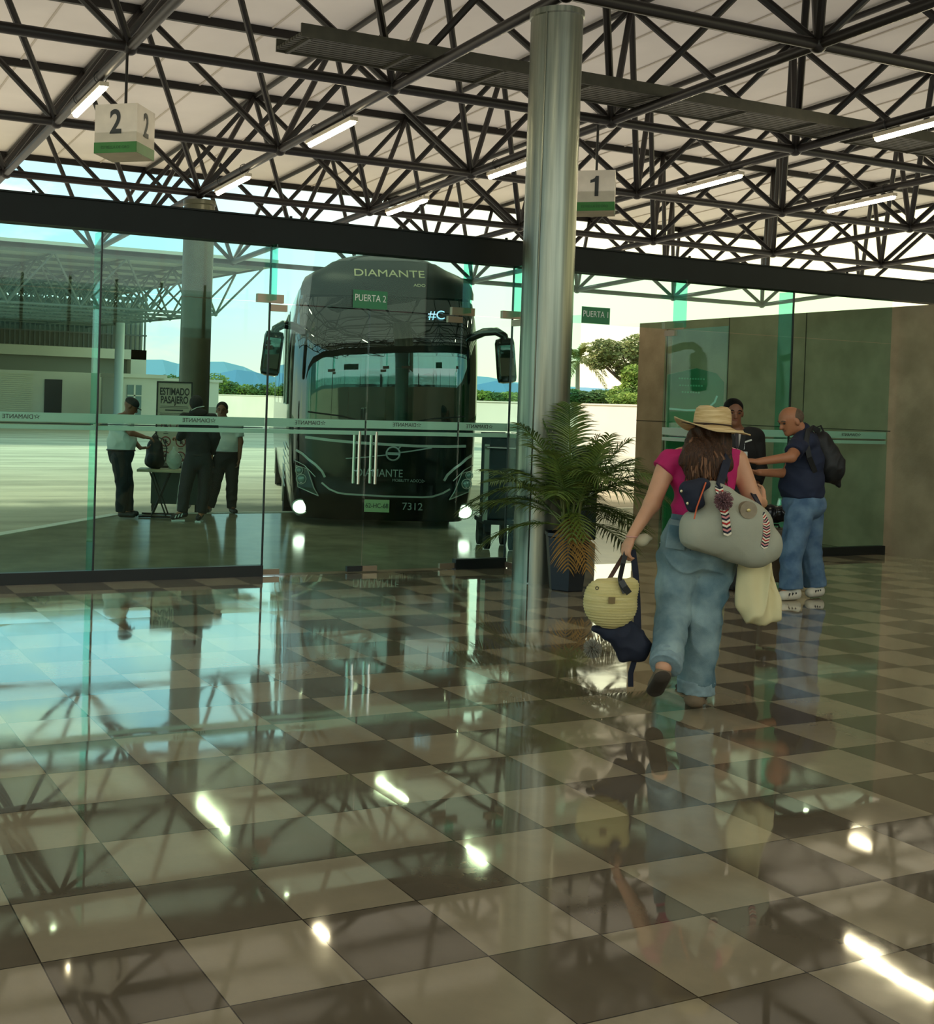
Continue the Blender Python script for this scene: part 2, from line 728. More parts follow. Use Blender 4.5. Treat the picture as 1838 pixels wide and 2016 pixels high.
_t = _n.nodes.new('ShaderNodeBsdfTranslucent'); _t.inputs[0].default_value = (0.95, 1, 0.95, 1)
_m = _n.nodes.new('ShaderNodeMixShader'); _m.inputs[0].default_value = 0.62
_n.links.new(_n.nodes['Principled BSDF'].outputs[0], _m.inputs[1])
_n.links.new(_t.outputs[0], _m.inputs[2])
_n.links.new(_m.outputs[0], _n.nodes['Material Output'].inputs[0])
M_BAND = mat('frosted_band_line', srgb(30, 40, 50), 0.7)
M_SIGNGREEN = mat('sign_green', srgb(46, 128, 84), 0.5)
M_TXTWHITE = mat('lettering_white', srgb(238, 244, 236), 0.5)
M_TXTDARK = mat('lettering_dark', srgb(34, 38, 36), 0.6)
M_LAMP = mat('lamp_diffuser', srgb(255, 244, 200), 0.5, emit=(1.0, 0.86, 0.55, 1), estr=36.0)
M_HOUSING = mat('lamp_housing', srgb(190, 180, 160), 0.5)


# floor: polished two-tone checker tiles with grout joints and light dirt
def floor_mat(name, mode):
    mm = bpy.data.materials.new(name)
    mm.use_nodes = True
    n = mm.node_tree
    n.nodes.clear()
    nn, ll = n.nodes.new, n.links.new
    o = nn('ShaderNodeOutputMaterial')
    tc = nn('ShaderNodeTexCoord')
    noi = nn('ShaderNodeTexNoise')
    noi.inputs['Scale'].default_value = 1.6
    noi.inputs['Detail'].default_value = 6
    noi.inputs['Roughness'].default_value = 0.65
    ll(tc.outputs['Object'], noi.inputs['Vector'])
    fine = nn('ShaderNodeTexNoise')
    fine.inputs['Scale'].default_value = 60
    fine.inputs['Detail'].default_value = 3
    ll(tc.outputs['Object'], fine.inputs['Vector'])
    df = nn('ShaderNodeBsdfDiffuse')
    gl = nn('ShaderNodeBsdfGlossy')
    fr = nn('ShaderNodeMath')
    fr.operation = 'MULTIPLY_ADD'
    lw = nn('ShaderNodeLayerWeight')
    lw.inputs[0].default_value = 0.5
    pw = nn('ShaderNodeMath')
    pw.operation = 'POWER'
    pw.inputs[1].default_value = 4.0 if mode == 'tile' else 5
    ll(lw.outputs['Facing'], pw.inputs[0])
    ll(pw.outputs[0], fr.inputs[0])
    fr.inputs[1].default_value = 1.35 if mode == 'tile' else (0.5 if mode == 'terrace' else 0.1)
    fr.inputs[2].default_value = 0.045
    mixs = nn('ShaderNodeMixShader')
    ll(fr.outputs[0], mixs.inputs[0])
    ll(df.outputs[0], mixs.inputs[1])
    ll(gl.outputs[0], mixs.inputs[2])
    ll(mixs.outputs[0], o.inputs[0])
    if mode == 'tile':
        T = 0.41067
        mp = nn('ShaderNodeMapping')
        mp.inputs['Location'].default_value = (-2.0521 / T + 40, -7.4123 / T + 40, 0.5)
        mp.inputs['Scale'].default_value = (1 / T, 1 / T, 0)
        ll(tc.outputs['Object'], mp.inputs[0])
        ck = nn('ShaderNodeTexChecker')
        ck.inputs['Scale'].default_value = 1.0
        ck.inputs['Color1'].default_value = srgb(147, 135, 112)
        ck.inputs['Color2'].default_value = srgb(98, 88, 73)
        ll(mp.outputs[0], ck.inputs['Vector'])
        # grout
        sep = nn('ShaderNodeSeparateXYZ')
        ll(mp.outputs[0], sep.inputs[0])
        ds = []
        for ax in (0, 1):
            fr_ = nn('ShaderNodeMath'); fr_.operation = 'FRACT'
            ll(sep.outputs[ax], fr_.inputs[0])
            s_ = nn('ShaderNodeMath'); s_.operation = 'SUBTRACT'; s_.inputs[1].default_value = 0.5
            ll(fr_.outputs[0], s_.inputs[0])
            a_ = nn('ShaderNodeMath'); a_.operation = 'ABSOLUTE'
            ll(s_.outputs[0], a_.inputs[0])
            ds.append(a_)
        mxm = nn('ShaderNodeMath'); mxm.operation = 'MAXIMUM'
        ll(ds[0].outputs[0], mxm.inputs[0]); ll(ds[1].outputs[0], mxm.inputs[1])
        gt = nn('ShaderNodeMath'); gt.operation = 'GREATER_THAN'; gt.inputs[1].default_value = 0.4945
        ll(mxm.outputs[0], gt.inputs[0])
        mc = nn('ShaderNodeMix'); mc.data_type = 'RGBA'; mc.blend_type = 'MULTIPLY'
        mc.inputs[0].default_value = 0.55
        ll(ck.outputs[0], mc.inputs[6])
        r = nn('ShaderNodeValToRGB')
        r.color_ramp.elements[0].position = 0.3; r.color_ramp.elements[0].color = (0.62, 0.62, 0.6, 1)
        r.color_ramp.elements[1].position = 0.7; r.color_ramp.elements[1].color = (1.15, 1.12, 1.05, 1)
        ll(noi.outputs[0], r.inputs[0])
        ll(r.outputs[0], mc.inputs[7])
        mg = nn('ShaderNodeMix'); mg.data_type = 'RGBA'
        ll(gt.outputs[0], mg.inputs[0])
        ll(mc.outputs[2], mg.inputs[6])
        mg.inputs[7].default_value = srgb(52, 46, 36)
        ll(mg.outputs[2], df.inputs[0])
        # clear polish: part of the body colour still shows through the reflection
        df2 = nn('ShaderNodeBsdfDiffuse')
        dk = nn('ShaderNodeMix'); dk.data_type = 'RGBA'; dk.inputs[0].default_value = 0.38
        ll(mg.outputs[2], dk.inputs[6]); dk.inputs[7].default_value = (0, 0, 0, 1)
        ll(dk.outputs[2], df2.inputs[0])
        ads = nn('ShaderNodeAddShader')
        ll(gl.outputs[0], ads.inputs[0]); ll(df2.outputs[0], ads.inputs[1])
        ll(ads.outputs[0], mixs.inputs[2])
            # every tile leans by a hair: reflections break at the joints
        wn = nn('ShaderNodeTexWhiteNoise')
        fl = nn('ShaderNodeVectorMath'); fl.operation = 'FLOOR'
        ll(mp.outputs[0], fl.inputs[0])
        ll(fl.outputs[0], wn.inputs['Vector'])
        sb = nn('ShaderNodeVectorMath'); sb.operation = 'SUBTRACT'; sb.inputs[1].default_value = (0.5, 0.5, 0.5)
        ll(wn.outputs['Color'], sb.inputs[0])
        sc = nn('ShaderNodeVectorMath'); sc.operation = 'MULTIPLY'; sc.inputs[1].default_value = (0.004, 0.004, 0)
        ll(sb.outputs[0], sc.inputs[0])
        # slow waviness of the polish
        wv = nn('ShaderNodeTexNoise'); wv.inputs['Scale'].default_value = 2.2; wv.inputs['Detail'].default_value = 1
        ll(tc.outputs['Object'], wv.inputs['Vector'])
        sb2 = nn('ShaderNodeVectorMath'); sb2.operation = 'SUBTRACT'; sb2.inputs[1].default_value = (0.5, 0.5, 0.5)
        ll(wv.outputs['Color'], sb2.inputs[0])
        sc2 = nn('ShaderNodeVectorMath'); sc2.operation = 'MULTIPLY'; sc2.inputs[1].default_value = (0.006, 0.006, 0)
        ll(sb2.outputs[0], sc2.inputs[0])
        geo = nn('ShaderNodeNewGeometry')
        ad = nn('ShaderNodeVectorMath'); ll(geo.outputs['Normal'], ad.inputs[0]); ll(sc.outputs[0], ad.inputs[1])
        ad2 = nn('ShaderNodeVectorMath'); ll(ad.outputs[0], ad2.inputs[0]); ll(sc2.outputs[0], ad2.inputs[1])
        nz = nn('ShaderNodeVectorMath'); nz.operation = 'NORMALIZE'; ll(ad2.outputs[0], nz.inputs[0])
        ll(nz.outputs[0], gl.inputs['Normal'])
        rr = nn('ShaderNodeMapRange')
        rr.inputs['To Min'].default_value = 0.015; rr.inputs['To Max'].default_value = 0.085
        rr.inputs['From Min'].default_value = 0.35; rr.inputs['From Max'].default_value = 0.7
        ll(noi.outputs[0], rr.inputs[0])
        ll(rr.outputs[0], gl.inputs['Roughness'])
        gl.inputs[0].default_value = (0.93, 0.95, 0.93, 1)
    elif mode == 'terrace':
        r = nn('ShaderNodeValToRGB')
        r.color_ramp.elements[0].position = 0.32; r.color_ramp.elements[0].color = srgb(112, 110, 90)
        r.color_ramp.elements[1].position = 0.7; r.color_ramp.elements[1].color = srgb(148, 144, 120)
        ll(noi.outputs[0], r.inputs[0]); ll(r.outputs[0], df.inputs[0])
        gl.inputs['Roughness'].default_value = 0.12
        gl.inputs[0].default_value = (0.8, 0.8, 0.8, 1)
    else:
        noi.inputs['Scale'].default_value = 0.35
        mp = nn('ShaderNodeMapping'); mp.inputs['Scale'].default_value = (0.5, 2.2, 1)
        ll(tc.outputs['Object'], mp.inputs[0]); ll(mp.outputs[0], noi.inputs['Vector'])
        r = nn('ShaderNodeValToRGB')
        r.color_ramp.elements[0].position = 0.36; r.color_ramp.elements[0].color = srgb(168, 160, 138)
        r.color_ramp.elements[1].position = 0.62; r.color_ramp.elements[1].color = srgb(212, 202, 176)
        ll(noi.outputs[0], r.inputs[0]); ll(r.outputs[0], df.inputs[0])
        gl.inputs['Roughness'].default_value = 0.5
    return mm


M_FLOOR = floor_mat('polished_checker_tiles', 'tile')
M_TERRACE = floor_mat('polished_concrete', 'terrace')
M_ROAD = floor_mat('sunlit_concrete_yard', 'road')
M_CONC = mat('board_marked_concrete', srgb(150, 134, 108), 0.85, col2=srgb(178, 160, 132), nscale=2.2, bump=0.3, bscale=30)

YW = 9.9       # plane of the glass front

# ------------------------------------------------------------------ ground, floor, platform
tag(MB().bx(-26, 34, -26, YW - 0.02, -0.3, 0.0).build('floor', M_FLOOR), kind='structure')
# platform outside the glass front, its left end cut on the skew
pl = [(-0.6, YW - 0.02), (34, YW - 0.02), (34, 15.35), (4.73, 15.35)]
tag(MB().prism([(x, y, -0.3) for x, y in pl], (0, 0, 0.298)).build('trim_platform', M_TERRACE), kind='structure')
b = MB()
e0, e1 = Vector((-0.6, YW, 0)), Vector((4.73, 15.35, 0))
d_ = (e1 - e0).normalized()
nrm = Vector((-d_.y, d_.x, 0))
b.prism([e0 + Vector((0, 0, -0.29)), e1 + Vector((0, 0, -0.29)), e1 + nrm * 0.15 + Vector((0, 0, -0.29)), e0 + nrm * 0.15 + Vector((0, 0, -0.29))], (0, 0, 0.295))
b.bx(4.73, 34, 15.35, 15.5, -0.29, 0.005)
tag(b.build('trim_kerb', mat('kerb_paint', srgb(214, 214, 196), 0.6, noise=0.1)), kind='structure')
tag(MB().bx(-90, 130, -40, 160, -0.5, -0.15).build('trim_yard', M_ROAD), kind='structure')
tag(MB().prism([(-3000, 160, -0.4), (3000, 160, -0.4), (3000, 3000, -0.4), (-3000, 3000, -0.4)], (0, 0, 0.1)).build('trim_plain', mat('green_plain', srgb(92, 112, 62), 0.9, noise=0.3, nscale=0.01)), kind='structure')

# ------------------------------------------------------------------ header beam
b = MB()
b.bx(-9, 16, YW - 0.09, YW + 0.09, 3.0, 3.235)
b.bx(-9, 16, YW - 0.11, YW + 0.11, 3.235, 3.25)
for i in range(9):
    x = -7.2 + i * 2.35
    b.tube((x, YW - 0.05, 3.25), (x, YW - 0.05, 3.275), 0.014)
tag(b.build('trim_header_beam', M_BEAM), kind='structure')

# ------------------------------------------------------------------ glass front
b = MB()
xs = [-4.9, -3.4, -1.9, -0.35, 1.23, 2.81, 4.39]


def pane(name, x0, x1, z0, z1, y=YW, label_n=None):
    o = MB().bx(x0 + 0.004, x1 - 0.004, y - 0.006, y + 0.006, z0, z1).build(name, M_GLASS)
    tag(o, kind='structure')
    return o


wn_ = 0


def frost(parent, x0, x1, y=YW + 0.007):
    """frosted band with a dark line, printed on the pane"""
    b1 = MB().bx(x0 + 0.01, x1 - 0.01, y, y + 0.0015, 1.362, 1.44)
    b1.bx(x0 + 0.01, x1 - 0.01, y, y + 0.0015, 1.30, 1.338)
    b1.build('frosted_band', M_FROST, parent)
    MB().bx(x0 + 0.03, x1 - 0.03, y, y + 0.0015, 1.345, 1.352).build('band_line', M_BAND, parent)


def band_logo(parent, xc, w_=0.28):
    t_ = text('band_lettering', 'DIAMANTE', 0.052, (xc, YW - 0.0075, 1.402), (-1, 0, 0), (0, 0, 1), M_TXTDARK, parent, ext=0.0008)
    s_ = MB()
    c = Vector((xc + 0.16, YW - 0.0075, 1.405))
    for k in range(5):
        a = PI / 2 + k * 2 * PI / 5
        p = [c + Vector((math.cos(a) * 0.03, 0, math.sin(a) * 0.022)), c + Vector((math.cos(a + 0.5) * 0.01, 0, math.sin(a + 0.5) * 0.01)), c + Vector((math.cos(a - 0.5) * 0.01, 0, math.sin(a - 0.5) * 0.01))]
        s_.prism(p, (0, 0.001, 0))
    s_.build('band_star', M_TXTDARK, parent)


def fixed(x0, x1, logo=None):
    global wn_
    wn_ += 1
    o = pane('window_%d' % wn_, x0, x1, 0.1, 2.486)
    pane('window_%d' % (wn_ + 50), x0, x1, 2.492, 3.0)
    c = MB().bx(x0, x1, YW - 0.035, YW + 0.035, 0, 0.1)
    c.build('base_channel', M_CHAN, o)
    frost(o, x0, x1)
    if logo:
        band_logo(o, logo)
    return o


for i in range(len(xs) - 1):
    fixed(xs[i], xs[i + 1], xs[i] + 0.9 if i in (3, 4, 5) else None)
fixed(6.45, 7.04, 6.66)
for a_, b_ in ((9.1, 10.84), (10.84, 12.42)):
    fixed(a_, b_, a_ + 0.95)
# transoms above the doors
tr2 = pane('window_60', 4.39, 6.45, 2.486, 3.0)
tr1 = pane('window_61', 7.04, 9.1, 2.486, 3.0)
# silicone joints
b = MB()
for x in xs[1:] + [7.04, 10.84]:
    b.bx(x - 0.007, x + 0.007, YW - 0.009, YW + 0.009, 0.0, 3.0)
tag(b.build('trim_joints', mat('joint_silicone', srgb(16, 24, 24), 0.5)), kind='structure')
# glass fins: full height behind the fixed panes, short ones over the doors
for i, (x, y0, y1, z0) in enumerate(((2.81, YW + .01, YW + .2, 0), (1.23, YW + .01, YW + .2, 0), (-.35, YW + .01, YW + .2, 0), (10.84, YW + .01, YW + .2, 0),
                                     (4.39, YW - .13, YW - .01, 2.5), (6.45, YW - .14, YW - .01, 2.5), (7.04, YW - .13, YW - .01, 2.5), (9.1, YW - .19, YW - .01, 2.5))):
    tag(MB().bx(x - 0.008, x + 0.008, y0, y1, z0, 3.0).build('window_%d' % (80 + i), M_FIN), kind='structure')

# door 2: two closed glass leaves with pull bars and patch fittings


def leaf(name, x0, x1, hx, hy, rz, handle_x, hinge_left, hinge_x):
    """leaf built closed on the front, then swung about its hinge"""
    root = empty(name, (hinge_x, YW, 0))
    tag(root, kind='structure')
    g = MB().bx(x0 + 0.006, x1 - 0.006, YW - 0.006, YW + 0.006, 0.02, 2.474).build('glass_leaf', M_GLASS, root)
    frost(g, x0, x1)
    band_logo(g, (x0 + x1) / 2 - 0.1)
    for s in (-1, 1):
        q = MB()
        y = YW + s * 0.05
        q.tube((handle_x, y, 0.84), (handle_x, y, 1.335), 0.014, 14)
        for z in (0.96, 1.22):
            q.tube((handle_x, YW + s * 0.006, z), (handle_x, y, z), 0.007, 8)
        q.build('pull_bar', M_CHROME, root, smooth=True)
    ex0, ex1 = (x0 + 0.004, x0 + 0.17) if hinge_left else (x1 - 0.17, x1 - 0.004)
    MB().bx(ex0, ex1, YW - 0.018, YW + 0.018, 0.012, 0.062).build('bottom_patch', M_PATCH, root)
    MB().bx(ex0, ex1, YW - 0.018, YW + 0.018, 2.41, 2.47).build('top_patch', M_PATCH, root)
    lx0, lx1 = (x1 - 0.16, x1 - 0.004) if hinge_left else (x0 + 0.004, x0 + 0.16)
    MB().bx(lx0, lx1, YW - 0.018, YW + 0.018, 0.012, 0.062).build('lock_patch', M_CHAN if hinge_left else M_PATCH, root)
    root.rotation_euler = (0, 0, rz)
    return root


leaf('door_1', 4.39, 5.42, 0, 0, 0, 5.33, True, 4.39)
leaf('door_2', 5.42, 6.45, 0, 0, 0, 5.51, False, 6.45)
# door 1 stands open: both leaves swung inwards
leaf('door_3', 7.04, 8.06, 0, 0, -math.radians(88), 7.97, True, 7.04)
leaf('door_4', 8.06, 9.06, 0, 0, math.radians(84), 8.15, False, 9.03)
b = MB()
for x in (4.39, 6.45, 7.04, 9.1):
    b.bx(x - 0.13, x + 0.13, YW - 0.022, YW + 0.022, 2.484, 2.56)
tag(b.build('trim_patch_fittings', M_PATCH), kind='structure')

# door name plates on the transoms
for nm, s, xa, xb in (('door_sign', 'PUERTA 2', 5.235, 5.60), ('door_sign', 'PUERTA 1', 7.885, 8.245)):
    xc = (xa + xb) / 2
    root = MB().bx(xa, xb, YW - 0.012, YW - 0.007, 2.49, 2.66).build(nm, M_SIGNGREEN)
    tag(root, 'green plate reading %s on the glass over the %s' % (s, 'closed double door' if '2' in s else 'open doorway'), 'sign')
    text('lettering', s, 0.09, (xc, YW - 0.0145, 2.585), (1, 0, 0), (0, 0, 1), M_TXTWHITE, root, ext=0.001, sx=0.86)

# ------------------------------------------------------------------ columns
def column(x, y, r, z1, m, name, label):
    o = MB().lathe([(r + 0.0, 0), (r, 0.02), (r, z1 - 0.06), (r + 0.012, z1 - 0.05), (r + 0.012, z1)], (x, y, 0), 48).build(name, m, None, smooth=True)
    return o


c_ = column(6.83, 9.07, 0.236, 5.25, M_STEEL, 'steel_column', '')
tag(c_, 'large round galvanised steel column inside the hall beside the potted palm', 'column')
MB().bx(6.83 - 0.215, 6.83 - 0.205, 9.07 - 0.13, 9.07 - 0.118, 0.01, 5.2).build('seam', M_STEEL, c_)
c2 = MB().lathe([(0.252, -0.15), (0.252, 4.72), (0.27, 4.73), (0.27, 4.8)], (6.83, 18.36, 0), 40).build('round_column', M_FARSTEEL, None, smooth=True)
tag(c2, 'round olive grey column outside behind the ESTIMADO PASAJERO board', 'column')

# ------------------------------------------------------------------ space frame roof
X0, Y0, AX_, AY_, Z0, DZ, DEP = 6.83, 18.36, 3.16, 3.14, 4.93, 0.157, 2.2


def frame(root, low, up_, I, J, rl, rw, ru, n_ind, m_, camdist):
    """space frame: bottom chords, top chords, four braces per lower node"""
    i0, i1 = I
    j0, j1 = J
    for j in range(j0, j1 + 1):
        MB().tube(low(i0, j), low(i1, j), rl, 10).build('bottom_chord', m_, root, smooth=True)
    for i in range(i0, i1 + 1):
        MB().tube(low(i, j0), low(i, j1), rl * 0.96, 10).build('bottom_chord', m_, root, smooth=True)
    for j in range(j0, j1 + 2):
        a, b_ = up_(i0 - .5, j - .5), up_(i1 + .5, j - .5)
        q = MB()
        d = (b_ - a)
        q.path([a, b_], 0, flat=((0, 0, 1), 0.07, ru * 2.2))
        q.build('top_chord', m_, root)
    for i in range(i0, i1 + 2):
        MB().tube(up_(i - .5, j0 - .5), up_(i - .5, j1 + .5), ru * 0.8, 10).build('top_chord', m_, root, smooth=True)
    st = []
    for i in range(i0, i1 + 1):
        for j in range(j0, j1 + 1):
            for di in (-.5, .5):
                for dj in (-.5, .5):
                    st.append((low(i, j), up_(i + di, j + dj)))
    def key(s):
        mid = (s[0] + s[1]) / 2 - Vector((0, 0, CAM_H))
        ang = math.atan2(mid.x, mid.y)
        pen = 0 if (-0.2 < ang < 1.0 and mid.y > 6) else 100
        return mid.length + pen
    st.sort(key=key)
    for s in st[:n_ind]:
        MB().tube(s[0], s[1], rw, 8).build('brace', m_, root, smooth=True)
    rest = MB()
    for s in st[n_ind:]:
        rest.tube(s[0], s[1], rw, 8)
    if rest.v:
        o = rest.build('braces', m_, root, smooth=True)
        o['kind'] = 'stuff'
    nd = MB()
    nodes = sorted([(i, j) for i in range(i0, i1 + 1) for j in range(j0, j1 + 1)], key=lambda q: (low(*q) - Vector((0, 0, 1.6))).length + (0 if low(*q).y > 6 else 60))
    for k, (i, j) in enumerate(nodes):
        p = low(i, j)
        if k < min(60, n_ind):
            MB().ell(p, (rl * 1.55, rl * 1.55, rl * 1.5), n=12, k=8).build('node', m_, root, smooth=True)
        else:
            nd.ell(p, (rl * 1.55, rl * 1.55, rl * 1.5), n=8, k=6)
    if nd.v:
        o = nd.build('nodes', m_, root, smooth=True)
        o['kind'] = 'stuff'


def low1(i, j):
    return Vector((X0 + AX_ * i, Y0 - AY_ * j, Z0 + DZ * j))


def up1(i, j):
    return Vector((X0 + AX_ * i, Y0 - AY_ * j, Z0 + DZ * j + DEP))


fr = thing('space_frame', 'dark painted tubular space frame carrying the roof over the hall and platform', 'roof truss', (6.83, 9.07, 5.4))
frame(fr, low1, up1, (-4, 6), (-2, 8), 0.060, 0.046, 0.058, 100, M_TRUSS, 0)
# roof sheet
ya, yb = Y0 + AY_ * 2.5 + 0.12, Y0 - AY_ * 9.2
za = lambda y: Z0 + DZ * (Y0 - y) / AY_ + DEP
b = MB()
xl, xr = X0 - AX_ * 5.2, X0 + AX_ * 6.55
b.prism([(xl, ya, za(ya) + 0.065), (xr, ya, za(ya) + 0.065), (xr, yb, za(yb) + 0.065), (xl, yb, za(yb) + 0.065)], (0, 0, 0.12))
tag(b.build('ceiling', M_SHEET), kind='structure')
b = MB()
k = -4.5
while k < 6.5:
    for f_ in (0.33, 0.66):
        x = X0 + AX_ * (k + f_)
        b.prism([(x - .015, ya, za(ya) + 0.045), (x + .015, ya, za(ya) + 0.045), (x + .015, yb, za(yb) + 0.045), (x - .015, yb, za(yb) + 0.045)], (0, 0, 0.018))
    k += 1
tag(b.build('trim_sheet_seams', mat('seam_grey', srgb(196, 188, 178), 0.8)), kind='structure')

# catwalk deck over the bottom chords
b = MB()
yc0, yc1, zc = 11.16, 11.76, 5.36
n_r = 9
for k in range(n_r):
    y = yc0 + (yc1 - yc0) * (k + .5) / n_r
    b.bx(5.2, 23, y - 0.024, y + 0.024, zc, zc + 0.03)
b.bx(5.2, 23, yc0 - 0.02, yc0, zc - 0.02, zc + 0.12)
b.bx(5.2, 23, yc1, yc1 + 0.02, zc - 0.02, zc + 0.12)
x = 5.3
while x < 23:
    b.bx(x, x + 0.04, yc0, yc1, zc - 0.03, zc)
    x += 1.2
tag(b.build('catwalk', mat('catwalk_grey', srgb(64, 62, 50), 0.6, noise=0.15)), 'long ribbed dark grey catwalk laid across the lower chords of the roof frame', 'catwalk')

# second canopy across the yard
def low2(i, j):
    return Vector((21.0 - 3.1 * (i + .5) , 49.8 + 3.1 * j, 5.28 + 0.05 * j))


def up2(i, j):
    return low2(i, j) + Vector((0, 0, 2.05))


fr2 = thing('space_frame', 'pale grey space frame of the far canopy at the left', 'roof truss', (19, 62, 5.3))
M_T2 = mat('far_truss_paint', srgb(96, 100, 90), 0.5)
frame(fr2, low2, up2, (0, 9), (0, 7), 0.06, 0.05, 0.06, 60, M_T2, 0)
b = MB()
b.prism([(21.6, 47.9, 7.4), (-12, 47.9, 7.4), (-12, 74, 7.75), (21.6, 74, 7.75)], (0, 0, 0.3))
tag(b.build('canopy_roof', mat('canopy_sheet', srgb(190, 192, 176), 0.7)), 'flat pale roof sheet of the far canopy across the yard', 'roof')
p = P(231, 833, 64)
tag(MB().tube((p.x, p.y, -0.15), (p.x, p.y, 5.4), 0.25, 24).build('canopy_column', mat('canopy_col', srgb(176, 196, 200), 0.5), None, smooth=True), 'pale blue grey round column under the far canopy', 'column')

# ------------------------------------------------------------------ building behind the far canopy
by = 71.0
root = thing('terminal_building', 'white flat roofed building with louvred upper storey behind the far canopy', 'building', (10, by, -0.15))
M_BW = mat('building_white', srgb(206, 206, 190), 0.8, noise=0.05, nscale=0.5)
M_BG = mat('building_grey', srgb(140, 144, 130), 0.8)
x1 = 23.2
MB().bx(-14, x1 - 0.02, by + 0.8, by + 12, -0.15, 7.3).build('back_wall', M_BG, root)
MB().bx(-14, x1, by, by + 0.8, 3.75, 4.35).build('balcony', M_BW, root)
MB().bx(x1 - 1.0, x1, by, by + 12, -0.15, 4.35).build('side_wall', M_BW, root)
q = MB()
for k in range(120):
    x = x1 - 0.1 - k * 0.3
    q.bx(x - 0.05, x + 0.05, by + 0.1, by + 0.2, 4.35, 7.6)
o = q.build('louvre_screen', mat('louvre', srgb(84, 92, 88), 0.6), root)
q = MB()
q.bx(-14, x1, by + 0.05, by + 0.12, 5.2, 5.3); q.bx(-14, x1, by + 0.05, by + 0.12, 7.4, 7.6)
q.build('screen_rail', MATS['louvre'], root)
MB().bx(-14, x1 - 4.0, by - 4, by - 1, -0.15, 2.75).build('shutter_annex', M_BW, root)
q = MB()
for k in range(22):
    z = 0.1 + k * 0.115
    q.bx(8.0, 15.2, by - 4.05, by - 4.0, z, z + 0.075)
q.build('roller_shutter', mat('shutter_cream', srgb(206, 206, 182), 0.7), root)
MB().bx(15.9, 16.9, by - 4.06, by - 4.0, -0.1, 2.3).build('doorway', M_BLACK, root)
root = thing('gatehouse', 'small white guard house with a glazed front at the edge of the yard', 'building', (19, 60, -0.15))
g0 = P(258, 830, 62)
gx = g0.x
MB().bx(gx, gx + 2.6, 62, 65, -0.15, 2.5).build('wall', M_BW, root)
MB().bx(gx - 0.1, gx + 2.7, 61.8, 65.2, 2.5, 2.7).build('roof', M_BW, root)
MB().bx(gx + 0.5, gx + 1.3, 61.93, 62.0, 0.1, 2.1).build('window', mat('far_glass', srgb(90, 120, 116), 0.2), root)
q = MB(); q.bx(gx + .85, gx + .95, 61.9, 61.95, .1, 2.1); q.bx(gx + .5, gx + 1.3, 61.9, 61.95, 1.5, 1.56)
q.build('window_bar', M_BW, root)
MB().bx(gx + 2.6, gx + 6.5, 64, 64.2, -0.15, 1.0).build('low_wall', M_BG, root)
o = MB().bx(gx + 3.0, gx + 7.4, 66, 69, -0.15, 2.45)
o.bx(gx + 3.0, gx + 7.6, 65.9, 69.1, 2.45, 2.6)
tag(o.build('utility_building', M_BW), 'low white utility building just left of the far column', 'building')

# boundary wall of the yard, white above and grey below
wa, wb = Vector((38.5, 112, -0.15)), Vector((29.9, 28.0, -0.15))
dw = (wb - wa).normalized()
nw = Vector((dw.y, -dw.x, 0))
wr = thing('boundary_wall', 'long white boundary wall with a grey lower band along the yard', 'wall', (31, 60, -0.15))
M_BWL = mat('limewash', srgb(236, 222, 204), 0.85, noise=0.05, nscale=0.4)
MB().prism([wa + nw * .02, wb + nw * .02, wb + nw * .22, wa + nw * .22], (0, 0, 1.9)).build('wall_face', M_BWL, wr)
MB().prism([wa - nw * .01, wb - nw * .01, wb + nw * .03, wa + nw * .03], (0, 0, 0.75)).build('wall_band', mat('grey_band', srgb(168, 160, 158), 0.85), wr)
MB().prism([wa - nw * .05 + UP * 1.9, wb - nw * .05 + UP * 1.9, wb + nw * .27 + UP * 1.9, wa + nw * .27 + UP * 1.9], (0, 0, 0.05)).build('coping', M_BWL, wr)
# far closing length of the same wall
wf = MB()
wf.bx(-20, 38.5, 112, 112.2, -0.15, 1.75)
tag(wf.build('boundary_wall', M_BWL), 'far white boundary wall below the hedge between the column and the bus', 'wall')

# concrete wall closing the platform at the right
xq = 12.5
b = MB()
b.bx(xq, xq + 0.1, -7.0, 14.3, 0.0, 2.93)
tag(b.build('wall_right', M_CONC), kind='structure')
b = MB()
for y in (11.2, 12.5, 13.7):
    b.bx(xq - 0.004, xq, y - .006, y + .006, 0, 2.93)
b.bx(xq - 0.004, xq, YW + .02, 14.3, 1.45, 1.46)
tag(b.build('trim_wall_joints', mat('joint_dark', srgb(70, 60, 48), 0.9)), kind='structure')  # dark brown strips laid along the wall joints

# hall behind the camera: plastered back wall with doors and tinted glazing above, seen only in reflections
b = MB()
b.bx(-26, -1.55, -7.2, -7.0, 0, 3.0)
b.bx(-1.55, -0.35, -7.2, -7.0, 2.15, 3.0)
b.bx(-0.35, 12.5, -7.2, -7.0, 0, 3.0)
tag(b.build('wall_back', mat('plaster_beige', srgb(226, 210, 178), 0.85, noise=0.04, nscale=1)), kind='structure')
tag(MB().bx(-1.5, -0.98, -7.1, -7.05, 0, 2.13).bx(-0.92, -0.4, -7.1, -7.05, 0, 2.13).build('door_5', mat('brown_door', srgb(74, 62, 48), 0.6)), kind='structure')
tag(MB().bx(-26, 12.5, -7.11, -7.09, 3.0, 7.9).build('window_90', glass_mat('clerestory_glass', (0.5, 0.66, 0.6, 1))), kind='structure')
b = MB()
x = -25
while x < 12.5:
    b.bx(x - .03, x + .03, -7.14, -7.06, 3.0, 7.9)
    x += 1.1
tag(b.build('trim_mullions', M_BEAM), kind='structure')

